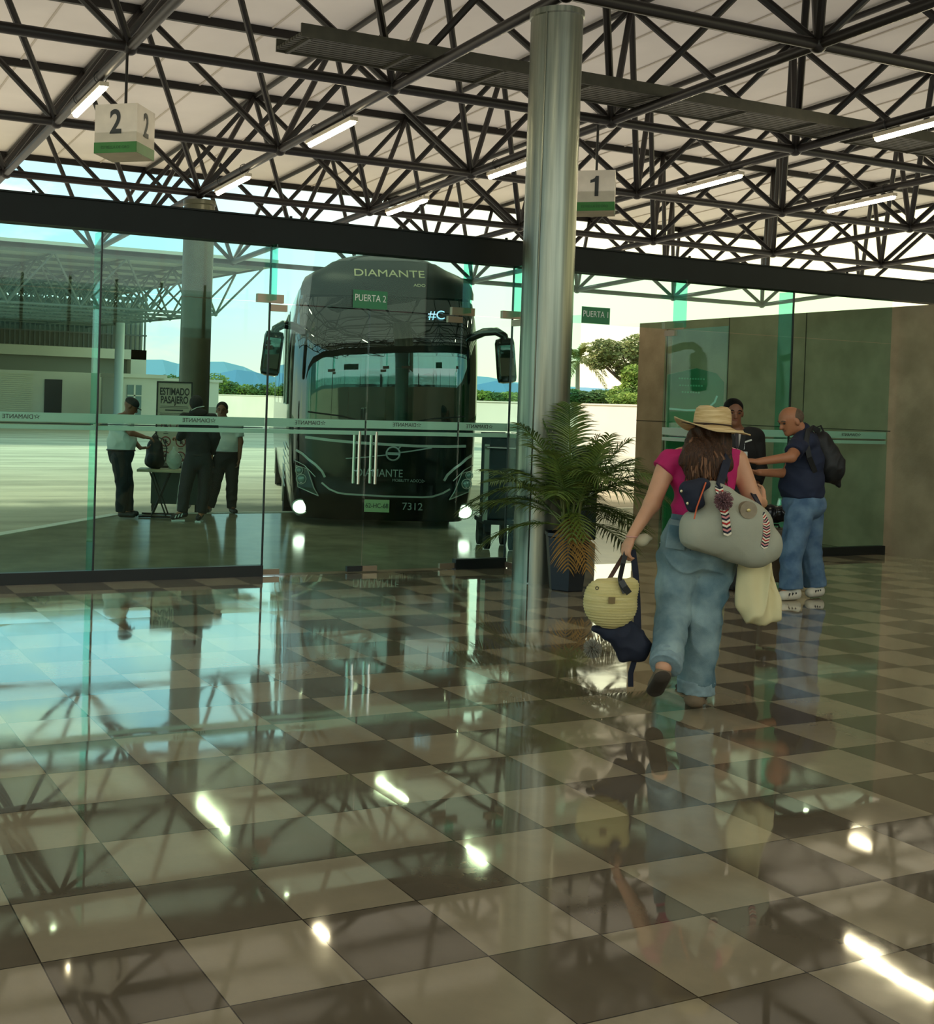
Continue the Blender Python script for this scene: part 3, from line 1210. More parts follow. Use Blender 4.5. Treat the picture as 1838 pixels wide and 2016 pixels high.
# ------------------------------------------------------------------ tube lamps under the chords
def lamp(i, jf, label):
    c = low1(i, jf)
    root = thing('tube_light', label, 'light', (c.x, c.y, c.z - 0.19), 0, 'tube lights under the roof chords')
    d = (low1(i, jf + .5) - low1(i, jf - .5)).normalized()
    a, b_ = c - d * 0.62 + Vector((0, 0, -0.12)), c + d * 0.62 + Vector((0, 0, -0.12))
    q = MB()
    q.path([a, b_], 0, flat=((0, 0, 1), 0.11, 0.05))
    q.build('housing', M_HOUSING, root)
    z = Vector((0, 0, -0.035))
    MB().path([a + z, a + z + d * 0.02, b_ + z - d * 0.02, b_ + z], 0, n=12, radii=[0.022, 0.038, 0.038, 0.022]).build('diffuser', M_LAMP, root, smooth=True)
    for s in (-0.45, 0.45):
        p = c + d * s
        pts = [p + Vector((math.cos(t) * 0.075, 0, math.sin(t) * 0.075)) for t in np.linspace(-PI / 2, 1.5 * PI, 13)]
        pts += [p + Vector((0, 0, -0.16))]
        MB().path(pts, 0.006, 6).build('hanger', M_BLACK, root)
    return root


LM = [(-1, 1.5, 'lit tube light above and left of the hanging number 2 sign'),
      (0, 1.5, 'lit tube light near the top centre, right of the number 2 sign'),
      (0, 0.45, 'lit tube light just above the header beam over the outer olive column'),
      (1, 0.4, 'lit tube light above the bus roof'),
      (1, 1.35, 'lit tube light partly hidden behind the left side of the steel column'),
      (2, 1.5, 'lit tube light right of the hanging number 1 sign'),
      (3, 1.5, 'lit tube light at the far right under the roof')]
for i, j, l in LM:
    lamp(i, j, l)
for i, j, l in ((3, -0.5, 'small far tube light over the right end of the header beam'), (-2, 2.6, 'tube light over the hall beyond the left edge'),
                (2, 2.6, 'tube light over the hall at the upper right'),
                (1, 4.4, 'tube light over the hall above the camera'), (-1, 4.4, 'tube light over the hall left of the camera')):
    lamp(i, j, l)

# ------------------------------------------------------------------ hanging number boxes
M_SIGNW = mat('sign_panel', srgb(206, 196, 180), 0.6, noise=0.08, nscale=5)
M_SIGNG2 = mat('sign_band_green', srgb(52, 122, 52), 0.55, noise=0.1, nscale=6)


def number_box(num, c, label, rod, chord_z):
    side, hgt = 0.47, 0.50
    ang = math.radians(40.9)
    n1 = Vector((-math.sin(ang), -math.cos(ang), 0))       # wide face seen from the hall
    n2 = Vector((math.cos(ang), -math.sin(ang), 0))
    root = thing('number_sign', label, 'sign', (c[0], c[1], c[2]), 0, 'hanging gate number boxes')
    R = Matrix((n2, -n1, UP)).transposed()
    c = Vector(c)
    q = MB()
    q.box(c, (side, side, hgt), R)
    q.build('box', M_SIGNW, root)
    for k, (n_, x_) in enumerate(((n1, n2), (n2, -n1), (-n1, -n2), (-n2, n1))):
        Rf = Matrix((x_, -n_, UP)).transposed()
        MB().box(c + n_ * (side / 2 + 0.002) + UP * (-hgt / 2 + 0.055), (side, 0.004, 0.11), Rf).build('green_band', M_SIGNG2, root)
        cn = c + n_ * (side / 2 + 0.004) + UP * 0.055
        if num == '1':
            sh = [(-.005, -.125), (.04, -.125), (.04, .125), (.005, .125), (-.012, .095), (-.06, .075), (-.06, .04), (-.005, .052)]
            MB().prism([cn + x_ * a + UP * b2 for a, b2 in sh], n_ * 0.002).build('number', M_TXTDARK, root)
        else:
            text('number', num, 0.34, cn, x_, UP, M_TXTDARK, root, ext=0.001, sx=0.8, bold=0.008)
        if num == '1' or k == 0:
            text('band_lettering', 'ESTRELLA DE ORO', 0.045, c + n_ * (side / 2 + 0.0055) + UP * (-hgt / 2 + 0.055), x_, UP, mat('faded_green_letters', srgb(34, 84, 40), 0.6), root, ext=0.0008, sx=0.85)
    MB().tube(c + UP * hgt / 2 + Vector(rod), Vector((c.x, c.y, chord_z)) + Vector(rod), 0.016, 8).build('rod', M_TRUSS, root)


number_box('2', (3.64, 12.08, 4.34), 'hanging white box sign with a black 2 and green base band', (0.0, 0, 0), 5.17)
number_box('1', (9.78, 12.08, 4.31), 'hanging white box sign with a black 1 beside the steel column', (0, 0, 0), 5.17)

# ------------------------------------------------------------------ the coach outside the doors
BC = P(754, 1040, 15.25)
BUS_O = Vector((BC.x, BC.y, 0))
BAX = math.radians(23.3)
BX = Vector((math.cos(BAX), -math.sin(BAX), 0))
BY = Vector((math.sin(BAX), math.cos(BAX), 0))


def B(x, y, z):
    return BUS_O + BX * x + BY * y + UP * z


M_BUS = mat('coach_black_paint', srgb(7, 13, 12), 0.14, coat=0.35, spec=0.35)
M_WSH = mat('coach_windscreen', srgb(6, 16, 14), 0.015, spec=0.8, coat=0.0)
M_WSH.node_tree.nodes['Principled BSDF'].inputs['IOR'].default_value = 1.85
M_TRIM = mat('coach_silver_trim', srgb(176, 182, 168), 0.3, metal=0.2)
M_RUB = mat('rubber', srgb(14, 14, 14), 0.7)

WID = [(0.09, 1.12, 0.10), (0.17, 1.17, 0.04), (0.45, 1.21, 0.0), (0.80, 1.235, -0.01), (1.15, 1.245, 0.0), (1.30, 1.245, 0.005), (1.9, 1.24, 0.015), (2.2, 1.235, 0.03),
       (2.45, 1.225, 0.055), (2.7, 1.20, 0.11), (2.92, 1.175, 0.19), (3.10, 1.14, 0.27), (3.24, 1.06, 0.35), (3.31, 0.95, 0.42), (3.36, 0.83, 0.49), (3.45, 0.74, 0.60), (3.53, 0.64, 0.76), (3.60, 0.42, 1.0)]
PLAN = [(-1.0, 12.0), (-1.0, 8.0), (-1.0, 4.0), (-1.0, 1.6), (-0.998, 0.9), (-0.99, 0.6), (-0.975, 0.42), (-0.945, 0.27), (-0.90, 0.17), (-0.83, 0.105), (-0.7, 0.058), (-0.5, 0.024), (-0.25, 0.006), (0, 0)]
PLAN = PLAN + [(-x, y) for x, y in PLAN[-2::-1]]


def wlerp(z, col):
    for a, b_ in zip(WID[:-1], WID[1:]):
        if a[0] <= z <= b_[0]:
            t = (z - a[0]) / (b_[0] - a[0])
            return a[col] + (b_[col] - a[col]) * t
    return WID[-1][col] if z > WID[-1][0] else WID[0][col]


def plan_y(f):
    f = abs(f)
    pts = [(-x, y) for x, y in PLAN if x <= 0][::-1]
    for a, b_ in zip(pts[:-1], pts[1:]):
        if a[0] <= f <= b_[0] and b_[0] > a[0]:
            t = (f - a[0]) / (b_[0] - a[0])
            return a[1] + (b_[1] - a[1]) * t
    return 0.6


def skin_pt(f, z, off=0.0):
    """point on the coach front: f = -1..1 across, z height"""
    if z < 1.3:
        z -= 0.07
    y = plan_y(f) + wlerp(z, 2)
    return B(f * (wlerp(z, 1) + off), y - off, z)


def face_strip(name, pts, width, m, parent, off=0.012, thick=0.012):
    """raised moulding following the coach front; pts in (x metres, z)"""
    q = MB()
    vs = [skin_pt(x / wlerp(z, 1), z, off) for x, z in pts]
    q.path(vs, 0, flat=(BY, width, thick))
    return q.build(name, m, parent)


bus = thing('coach', 'large black touring coach facing the glass doors with fog lights on', 'bus', (BUS_O.x, BUS_O.y, -0.15), -BAX)
zs = sorted(set([z for z, a, b_ in WID] + [1.0, 1.36, 1.6, 2.15, 2.55, 2.8]))
vs, fs = [], []
for z in zs:
    hw, sb = wlerp(z, 1), wlerp(z, 2)
    for fx, yy in PLAN:
        k = 1 if yy < 3 else 0.0
        h2 = hw
        vs.append(B(fx * h2, yy + sb * max(0, 1 - yy / 2.5), z))
nP = len(PLAN)
for j in range(len(zs) - 1):
    for i in range(nP - 1):
        fs.append([j * nP + i, j * nP + i + 1, (j + 1) * nP + i + 1, (j + 1) * nP + i])
fs.append([(len(zs) - 1) * nP + i for i in range(nP)])
fs.append([i for i in range(nP - 1, -1, -1)])
fs.append([j * nP for j in range(len(zs))] + [j * nP + nP - 1 for j in range(len(zs) - 1, -1, -1)])
body = link_mesh('body', vs, fs, M_BUS, bus, smooth=True)
try:
    body.data.set_sharp_from_angle(angle=math.radians(35))
except Exception:
    pass
# windscreen: wide wrap-round glass from above the grille to under the cowl
vs, fs = [], []
zz = [1.36 + (2.93 - 1.36) * k / 14 for k in range(15)]
ff = [-0.955 + 1.91 * k / 40 for k in range(41)]
for k, z in enumerate(zz):
    for f in ff:
        top = 0.06 * (1 - (abs(f)) ** 2)
        z2 = z + (z - 1.36) / 1.57 * top
        vs.append(skin_pt(f, z2, 0.016))
for j in range(len(zz) - 1):
    for i in range(len(ff) - 1):
        fs.append([j * 41 + i, j * 41 + i + 1, (j + 1) * 41 + i + 1, (j + 1) * 41 + i])
nv = len(vs)
vs += [v + BY * 0.012 for v in vs]
fs += [[nv + i for i in f][::-1] for f in fs]
link_mesh('windscreen', vs, fs, M_WSH, bus, smooth=True)
# upper cowl brow between windscreen and roof
vs, fs = [], []
for k in range(7):
    z = 2.98 + 0.50 * k / 6
    for i in range(41):
        f = -0.94 + 1.88 * i / 40
        bulge = 0.035 * math.sin(PI * k / 6) + 0.045
        vs.append(skin_pt(f, z, bulge))
for j in range(6):
    for i in range(40):
        fs.append([j * 41 + i, j * 41 + i + 1, (j + 1) * 41 + i + 1, (j + 1) * 41 + i])
link_mesh('roof_cowl', vs, fs, mat('coach_cowl', srgb(22, 26, 22), 0.45, spec=0.3), bus, smooth=True)
# mouldings
face_strip('upper_moulding', [(-1.02, 1.205), (-0.7, 1.175), (-0.35, 1.155), (0, 1.145), (0.4, 1.135), (0.8, 1.14), (1.03, 1.15)], 0.034, M_TRIM, bus)
face_strip('lower_moulding', [(-0.80, 0.63), (-0.70, 0.55), (-0.6, 0.51), (-0.5, 0.495), (0, 0.482), (0.5, 0.482), (0.62, 0.495), (0.75, 0.54), (0.84, 0.595)], 0.022, M_TRIM, bus)
for s in (-1, 1):
    face_strip('side_moulding', [(s * 1.13, 1.03), (s * 1.05, 0.99), (s * 0.97, 0.92), (s * 0.88, 0.855), (s * 0.80, 0.775), (s * 0.76, 0.70)], 0.030, M_TRIM, bus)
    face_strip('side_moulding', [(s * 1.15, 0.90), (s * 1.02, 0.84), (s * 0.93, 0.75), (s * 0.88, 0.70)], 0.010, M_TRIM, bus)
    # headlamp: smoked housing with lens rings
    hl = [(s * 1.13, 0.83), (s * 0.99, 0.80), (s * 0.90, 0.56), (s * 0.84, 0.46), (s * 1.10, 0.56)]
    vsh = [skin_pt(x / wlerp(z, 1), z, 0.008) for x, z in hl]
    cen = sum(vsh, Vector()) / len(vsh)
    q = MB()
    q.prism(vsh, -BY * 0.03)
    hlamp = q.build('headlight', mat('headlight_smoke', srgb(46, 74, 66), 0.08, spec=1.0, coat=1), bus)
    q = MB()
    vsh2 = [v + (-BY) * 0.032 for v in vsh]
    q.path(vsh2 + [vsh2[0]], 0.007, 6)
    q.build('headlight_rim', M_TRIM, hlamp)
    for (x, z, r) in ((s * 1.03, 0.665, 0.062), (s * 1.06, 0.775, 0.045)):
        c = skin_pt(x / wlerp(z, 1), z, 0.045)
        R = Matrix((BX, UP, -BY)).transposed()
        pts = [c + (BX * math.cos(t) + UP * math.sin(t)) * r for t in np.linspace(0, 2 * PI, 21)]
        MB().path(pts, 0.007, 6).build('lens_ring', M_TRIM, hlamp)
        MB().ell(c + BY * 0.01, (r * 0.8, r * 0.8, 0.02), R).build('lens', mat('lens_glass', srgb(120, 150, 140), 0.05, spec=1.0), hlamp, smooth=True)
    # fog light, lit
    c = skin_pt(s * 1.055 / wlerp(0.33, 1), 0.30, 0.02)
    R = Matrix((BX, UP, -BY)).transposed()
    fg = MB().ell(c, (0.085, 0.075, 0.03), R).build('fog_light', mat('fog_light_lit', srgb(255, 250, 225), 0.3, emit=(1, 0.93, 0.74, 1), estr=9), bus, smooth=True)
    q = MB()
    q.path([c + (BX * math.cos(t) * 1.15 + UP * math.sin(t)) * 0.09 for t in np.linspace(0, 2 * PI, 21)], 0.014, 6)
    q.build('fog_light_rim', M_TRIM, fg, smooth=True)
# gills on the visible side
for k in range(6):
    z = 0.98 - k * 0.10
    q = MB()
    q.path([B(-1.26, 0.75, z - 0.03), B(-1.262, 1.2, z), B(-1.262, 1.75, z + 0.02)], 0, flat=(BX, 0.03 if k == 0 else 0.012, 0.012))
    q.build('side_gill', M_TRIM, bus)
MB().path([B(-1.262, 0.95, 2.75), B(-1.262, 0.95, 1.55), B(-1.262, 2.3, 1.55), B(-1.262, 2.3, 2.75), B(-1.262, 0.95, 2.75)], 0.012, 6).build('driver_window_frame', M_TRIM, bus)
q = MB()
for k in range(3):
    y0 = 1.0 + k * 2.9
    q.prism([B(-1.255, y0, 1.55), B(-1.255, y0 + 2.6, 1.55), B(-1.25, y0 + 2.6, 2.8), B(-1.25, y0, 2.8)], BX * 0.01)
q.build('side_glazing', M_WSH, bus)
# number plate, fleet number, lettering
cp_ = skin_pt(-0.09 / 1.2, 0.355, 0.03)
Rb = Matrix((BX, BY, UP)).transposed()
npl = MB().box(cp_, (0.32, 0.012, 0.16), Rb, bev=0.004).build('number_plate', mat('plate', srgb(168, 196, 140), 0.5), bus)
text('plate_number', '62-HC-68', 0.085, cp_ - BY * 0.009, BX, UP, M_TXTDARK, npl, ext=0.001, sx=0.85)
M_SILV = mat('silver_lettering', srgb(150, 160, 152), 0.4, metal=0.3)
text('fleet_number', '7312', 0.135, skin_pt(0.36 / 1.2, 0.355, 0.03), BX, UP, M_SILV, bus, ext=0.003)
text('wordmark', 'DIAMANTE', 0.14, skin_pt(-0.06, 0.775, 0.03), BX, UP, M_SILV, bus, ext=0.002, sx=0.86)
text('strapline', 'MOBILITY ADO', 0.05, skin_pt(0.25 / 1.2, 0.69, 0.035), BX, UP, M_SILV, bus, ext=0.002)
q = MB()
c = skin_pt(0.44 / 1.2, 0.69, 0.035)
for k in (0, 1):
    q.path([c + BX * (-0.02 + k * 0.03) + UP * 0.02, c + BX * (0.02 + k * 0.03), c + BX * (-0.02 + k * 0.03) - UP * 0.02], 0.004, 4)
q.build('arrow_mark', M_SILV, bus)
slope = Vector((0, 0.75, 1)).normalized()
upw = (UP + BY * 0.9).normalized()
text('roof_wordmark', 'DIAMANTE', 0.19, skin_pt(0.0, 3.28, 0.115), BX, upw, mat('cream_letters', srgb(200, 196, 150), 0.5), bus, ext=0.003, sx=0.98)
text('roof_strapline', 'ADO', 0.07, skin_pt(0.31, 3.13, 0.125), BX, upw, MATS['cream_letters'], bus, ext=0.003)
# badge ring with a slanting bar
c = skin_pt(0.09 / 1.24, 1.03, 0.03)
bd = MB()
bd.path([c + (BX * math.cos(t) + UP * math.sin(t)) * 0.085 for t in np.linspace(0, 2 * PI, 25)], 0.012, 6)
bd.path([c + BX * 0.055 + UP * 0.055, c + BX * 0.10 + UP * 0.10], 0.009, 6)
bd.build('badge_ring', M_SILV, bus)
MB().box(c, (0.17, 0.01, 0.035), Rb).build('badge_bar', M_SILV, bus)
face_strip('grille_bar', [(0.17, 1.045), (0.35, 1.075), (0.58, 1.12)], 0.016, M_SILV, bus, off=0.02)
face_strip('grille_bar', [(0.0, 1.01), (-0.25, 0.975), (-0.5, 0.95)], 0.012, M_SILV, bus, off=0.02)
# destination display behind the windscreen top right
text('led_display', '#C', 0.17, skin_pt(0.60 / 1.2, 2.75, 0.03), BX, (UP + BY * .3).normalized(), mat('led_dots', srgb(170, 220, 255), 0.5, emit=(0.5, 0.8, 1, 1), estr=0.8), bus, ext=0.001)
# mirrors hanging from curved arms
for s in (-1, 1):
    q = MB()
    arm = [B(s * 1.08, 0.20, 2.48), B(s * 1.22, 0.05, 2.55), B(s * 1.36, -0.02, 2.56), B(s * 1.46, -0.05, 2.50), B(s * 1.48, -0.05, 2.42)]
    q.path(arm, 0, n=10, radii=[0.05, 0.055, 0.055, 0.05, 0.045])
    mr = q.build('mirror_arm', M_BUS, bus, smooth=True)
    cm = B(s * 1.49, -0.03, 2.19)
    Rm = Matrix.Rotation(-s * 0.10, 3, BY) @ Rb
    hd = MB().box(cm, (0.25, 0.16, 0.58), Rm, bev=0.07).build('mirror_head', M_BUS, bus, smooth=True)
    MB().box(cm - BY * 0.075, (0.19, 0.02, 0.4), Rm, bev=0.006).build('mirror_face', M_WSH, hd)
# wipers at rest
for s in (-1, 1):
    MB().path([skin_pt(s * 0.15, 1.34, 0.05), skin_pt(s * 0.45, 1.42, 0.06), skin_pt(s * 0.78, 1.46, 0.05)], 0.01, 6).build('wiper', M_RUB, bus)
# wheels
for s in (-1, 1):
    for yy in (2.7, 9.2):
        c = B(s * 1.08, yy, 0.36)
        wl = MB().tube(c - BX * 0.14, c + BX * 0.14, 0.5, 28).build('wheel', M_RUB, bus)
        MB().tube(c + BX * s * 0.13, c + BX * s * 0.16, 0.28, 20).build('hub', M_TRIM, wl)

# ------------------------------------------------------------------ green panel added in place of a reflection in the open leaf
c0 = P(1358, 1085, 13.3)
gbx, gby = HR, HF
root = thing('reflection_panel', 'made-up tall green panel with a white curved stripe, standing in for a reflection in the open glass leaf', 'reflection panel', (c0.x, c0.y, 0))
Rg = Matrix((HR, HF, UP)).transposed()
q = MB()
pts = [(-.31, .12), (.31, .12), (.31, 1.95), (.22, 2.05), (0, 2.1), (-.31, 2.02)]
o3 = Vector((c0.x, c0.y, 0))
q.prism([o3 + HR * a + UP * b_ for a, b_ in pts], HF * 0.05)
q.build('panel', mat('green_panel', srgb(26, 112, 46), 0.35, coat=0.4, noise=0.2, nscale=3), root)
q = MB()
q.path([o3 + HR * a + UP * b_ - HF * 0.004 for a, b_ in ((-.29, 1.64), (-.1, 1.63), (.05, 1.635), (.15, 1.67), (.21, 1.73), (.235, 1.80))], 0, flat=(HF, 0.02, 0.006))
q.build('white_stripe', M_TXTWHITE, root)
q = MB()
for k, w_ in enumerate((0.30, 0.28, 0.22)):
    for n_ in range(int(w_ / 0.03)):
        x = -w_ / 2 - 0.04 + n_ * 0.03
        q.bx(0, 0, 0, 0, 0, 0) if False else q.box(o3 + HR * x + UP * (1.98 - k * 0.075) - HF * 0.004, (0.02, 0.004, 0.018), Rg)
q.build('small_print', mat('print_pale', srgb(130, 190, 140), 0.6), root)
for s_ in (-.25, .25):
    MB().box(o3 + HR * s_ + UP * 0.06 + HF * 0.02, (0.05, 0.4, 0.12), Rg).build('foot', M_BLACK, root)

# ------------------------------------------------------------------ luggage cage cart outside the doors
ct = P(975, 1075, 13.6)
o3 = Vector((ct.x, ct.y, 0))
root = thing('luggage_cart', 'dark blue luggage cart on black wheels outside beside the coach nose', 'cart', (ct.x, ct.y, 0))
M_CART = mat('cart_panel', srgb(16, 32, 36), 0.5, noise=0.15)
MB().box(o3 + UP * 0.80, (0.30, 0.55, 0.92), Rg, bev=0.02).build('bin', M_CART, root)
MB().box(o3 + UP * 1.275, (0.32, 0.58, 0.05), Rg, bev=0.01).build('lid', M_CART, root)
MB().box(o3 + UP * 0.31 - HR * 0.02, (0.36, 0.6, 0.05), Rg).build('chassis', M_BLACK, root)
q = MB()
q.path([o3 + HR * -.2 + UP * 1.15 + HF * -.3, o3 + HR * -.2 + UP * 1.15 + HF * -.36, o3 + HR * .12 + UP * 1.15 + HF * -.36, o3 + HR * .12 + UP * 1.15 + HF * -.3], 0.012, 8)
q.build('handle', M_CHROME, root)
MB().box(o3 + HR * -.185 + UP * 0.75 - HF * .28, (0.05, 0.03, 0.86), Rg).build('corner_post', mat('post_zinc', srgb(168, 176, 160), 0.4, metal=0.5), root)
for sx_, sy_ in ((-.14, -.2), (.13, -.27), (-.14, .25), (.13, .25)):
    c = o3 + HR * sx_ + HF * sy_ + UP * 0.105
    wl = MB().tube(c - HR * 0.028, c + HR * 0.028, 0.105, 24).build('wheel', M_RUB, root)
    MB().box(c + UP * 0.12, (0.07, 0.1, 0.12), Rg).build('fork', M_BLACK, wl)

# dark green kiosk post behind the plant
c = P(1145, 1062, 14.6)
o3 = Vector((c.x, c.y, 0))
root = thing('litter_bin', 'dark litter bin on the platform seen behind the palm fronds', 'bin', (c.x, c.y, 0))
MB().box(o3 + UP * 0.55, (0.26, 0.3, 1.06), Rg, bev=0.02).build('body', M_CART, root)
MB().box(o3 + UP * 1.11, (0.29, 0.33, 0.08), Rg, bev=0.015).build('lid', M_BLACK, root)

# ------------------------------------------------------------------ security table, board and counter outside
M_TT = mat('table_top', srgb(178, 166, 130), 0.5, noise=0.08)
M_DKM = mat('dark_metal', srgb(20, 22, 20), 0.4, metal=0.4)
DT = 15.9
tc_ = P(314, 1015, DT)
o3 = Vector((tc_.x, tc_.y, 0))
root = thing('folding_table', 'folding table with cream top and crossed dark legs outside', 'table', (tc_.x, tc_.y, 0))
q = MB().box(o3 + UP * 0.615, (0.60, 0.42, 0.035), Rg, bev=0.008)
q.build('table_top', M_TT, root)
for s_ in (-0.17, 0.17):
    MB().path([o3 + HF * s_ + HR * -0.13 + UP * 0.60, o3 + HF * s_ + HR * 0.10 + UP * 0.015], 0.011, 8).build('leg', M_DKM, root)
    MB().path([o3 + HF * s_ * 0.86 + HR * 0.13 + UP * 0.60, o3 + HF * s_ * 0.86 + HR * -0.10 + UP * 0.015], 0.011, 8).build('leg', M_DKM, root)
q = MB()
for s_ in (-1, 1):
    q.path([o3 + HF * s_ * 0.2 + HR * -0.26 + UP * 0.012, o3 + HF * s_ * 0.2 + HR * 0.26 + UP * 0.012], 0.012, 8)
q.build('foot_rail', M_DKM, root)
# backpack on the table
M_NAVY = mat('navy_nylon', srgb(16, 20, 34), 0.6, noise=0.2, nscale=12, bump=0.1)
M_BLK = mat('black_nylon', srgb(15, 16, 18), 0.6, noise=0.2, nscale=12)
c = o3 + UP * 0.633 + HR * -0.09
bp = thing('backpack', 'dark backpack standing on the folding table, held open by a guard', 'backpack', (c.x, c.y, c.z))
blob('bag_body', [('c', c + UP * 0.12, c + UP * 0.30, 0.135, 0.10, {'flat': (HF, 0.72)}), ('c', c + UP * 0.28, c + UP * 0.40, 0.085, 0.05, {'flat': (HF, 0.7)}), ('e', c + UP * 0.13 - HF * 0.07, (0.10, 0.06, 0.09)), ('p', c, -UP)], 0.009, M_BLK, bp, fold=folds(0.008, 22, 3))
MB().path([c + UP * 0.42 + HR * 0.03, c + UP * 0.40 + HR * 0.10, c + UP * 0.28 + HR * 0.16, c + UP * 0.14 + HR * 0.15, c + UP * 0.03 + HR * 0.11], 0, flat=(HR, 0.035, 0.012)).build('shoulder_strap', M_BLK, bp)
MB().path([c + UP * 0.42 - HR * 0.04, c + UP * 0.47 - HR * 0.0, c + UP * 0.43 + HR * 0.04], 0.009, 6).build('top_handle', M_BLK, bp)
# clear bag of bottles
c = o3 + UP * 0.634 + HR * 0.17 - HF * 0.02
cb = thing('plastic_bag', 'clear plastic bag with water bottles standing on the folding table', 'bag', (c.x, c.y, c.z))
M_CLR = glass_mat('clear_plastic', (0.93, 0.97, 0.95, 1), 0.08, body=0.42, bodycol=(0.75, 0.85, 0.75, 1))
blob('bag_film', [('e', c + UP * 0.12, (0.10, 0.08, 0.125)), ('c', c + UP * 0.2, c + UP * 0.29, 0.05, 0.02), ('p', c, -UP)], 0.009, M_CLR, cb, fold=folds(0.01, 30, 6))
for k in range(3):
    bo = c + HR * (-0.045 + 0.045 * k) + HF * (0.02 * (k % 2))
    b_ = MB().lathe([(0.022, 0.004), (0.028, 0.012), (0.028, 0.11), (0.012, 0.15), (0.012, 0.165)], bo, 14).build('water_bottle', glass_mat('bottle_clear', (0.85, 0.93, 0.95, 1), 0.05, body=0.25), None, smooth=True)
    tag(b_, 'small clear water bottle with blue cap inside the plastic bag on the table', 'bottle', 'water bottles in the clear bag')
    MB().lathe([(0.013, 0.165), (0.013, 0.18)], bo, 12).build('cap', mat('cap_blue', srgb(40, 90, 130), 0.4), b_)
# dark counter behind
c = P(345, 992, 16.7)
o4 = Vector((c.x, c.y, 0))
root = thing('counter', 'low dark green counter between the folding table and the notice board', 'counter', (c.x, c.y, 0))
MB().box(o4 + UP * 0.36, (0.66, 0.4, 0.50), Rg, bev=0.01).build('cabinet', mat('counter_green', srgb(22, 42, 36), 0.4), root)
MB().box(o4 + UP * 0.625, (0.70, 0.44, 0.03), Rg, bev=0.006).build('counter_top', M_DKM, root)
for a_ in (-.3, .3):
    for b_ in (-.17, .17):
        MB().box(o4 + HR * a_ + HF * b_ + UP * 0.055, (0.035, 0.035, 0.11), Rg).build('leg', M_DKM, root)
# notice board ESTIMADO PASAJERO
DB = 17.3
pb = P(337, 1000, DB)
o5 = Vector((pb.x, pb.y, 0))
nb = thing('notice_board', 'framed notice board reading ESTIMADO PASAJERO with rows of red prohibition signs', 'sign', (pb.x, pb.y, 0))
Wb, zt, zb = 0.50, 1.805, 0.45
q = MB()
for s_ in (-1, 1):
    q.box(o5 + HR * s_ * (Wb / 2) + UP * (zt / 2 + .02), (0.022, 0.03, zt - 0.02), Rg)
q.box(o5 + UP * (zt), (Wb + 0.022, 0.03, 0.022), Rg)
q.box(o5 + UP * (zb), (Wb + 0.022, 0.03, 0.022), Rg)
q.build('frame', M_DKM, nb)
MB().box(o5 + UP * ((zt + zb) / 2), (Wb - 0.02, 0.012, zt - zb - 0.02), Rg).build('panel', mat('notice_panel', srgb(176, 172, 148), 0.6), nb)
for s_ in (-1, 1):
    MB().box(o5 + HR * s_ * (Wb / 2) + UP * 0.015, (0.05, 0.4, 0.03), Rg).build('foot', M_DKM, nb)
fr_ = -HF * 0.009
text('heading', 'ESTIMADO', 0.145, o5 + fr_ + UP * 1.665, HR, UP, M_TXTDARK, nb, ext=0.001, sx=0.62, bold=0.004)
text('heading', 'PASAJERO', 0.145, o5 + fr_ + UP * 1.545, HR, UP, M_TXTDARK, nb, ext=0.001, sx=0.62, bold=0.004)
q = MB()
for k, (w_, z) in enumerate(((0.40, 1.455), (0.42, 1.435), (0.40, 1.355), (0.42, 1.335), (0.36, 1.315))):
    q.box(o5 + fr_ + UP * z, (w_, 0.001, 0.006), Rg)
q.box(o5 + fr_ + UP * 1.40, (0.26, 0.001, 0.018), Rg)
q.build('small_print', M_TXTDARK, nb)
M_REDS = mat('prohibition_red', srgb(120, 32, 26), 0.6)
for r_ in range(4):
    for cc in (-1, 1):
        ce = o5 + fr_ + HR * cc * 0.11 + UP * (1.16 - r_ * 0.215)
        ps = MB()
        ps.path([ce + (HR * math.cos(t) + UP * math.sin(t)) * 0.068 for t in np.linspace(0, 2 * PI, 25)], 0.008, 6)
        ps.path([ce + (HR * -1 + UP) * 0.046, ce + (HR - UP) * 0.046], 0.006, 6)
        pso = ps.build('prohibition_ring', M_REDS, nb)
        g = MB()
        if (r_ + cc) % 2:
            g.box(ce, (0.05, 0.003, 0.03), Rg).box(ce + UP * 0.02, (0.02, 0.003, 0.03), Rg)
        else:
            g.tube(ce - UP * 0.03 - HF * .001, ce + UP * 0.03 - HF * .001, 0.012, 6).box(ce + HR * 0.015, (0.04, 0.003, 0.012), Rg)
        g.build('pictogram', M_TXTDARK, pso)
        MB().box(ce - UP * 0.1, (0.07, 0.001, 0.01), Rg).build('caption', M_TXTDARK, nb)

# ------------------------------------------------------------------ hills on the skyline, haze of the air put into their blue
def ridge(name, D, pts, m_, label):
    vs, fs = [], []
    for k, (u, v) in enumerate(pts):
        p = P(u, v, D)
        vs += [p, Vector((p.x, p.y, -5)) - HF * 150, Vector((p.x, p.y, -5)) + HF * 600]
    for k in range(len(pts) - 1):
        a = k * 3
        fs += [[a, a + 1, a + 4, a + 3], [a, a + 3, a + 5, a + 2]]
    o = link_mesh(name, vs, fs, m_, None, smooth=False)
    tag(o, label, 'hill')


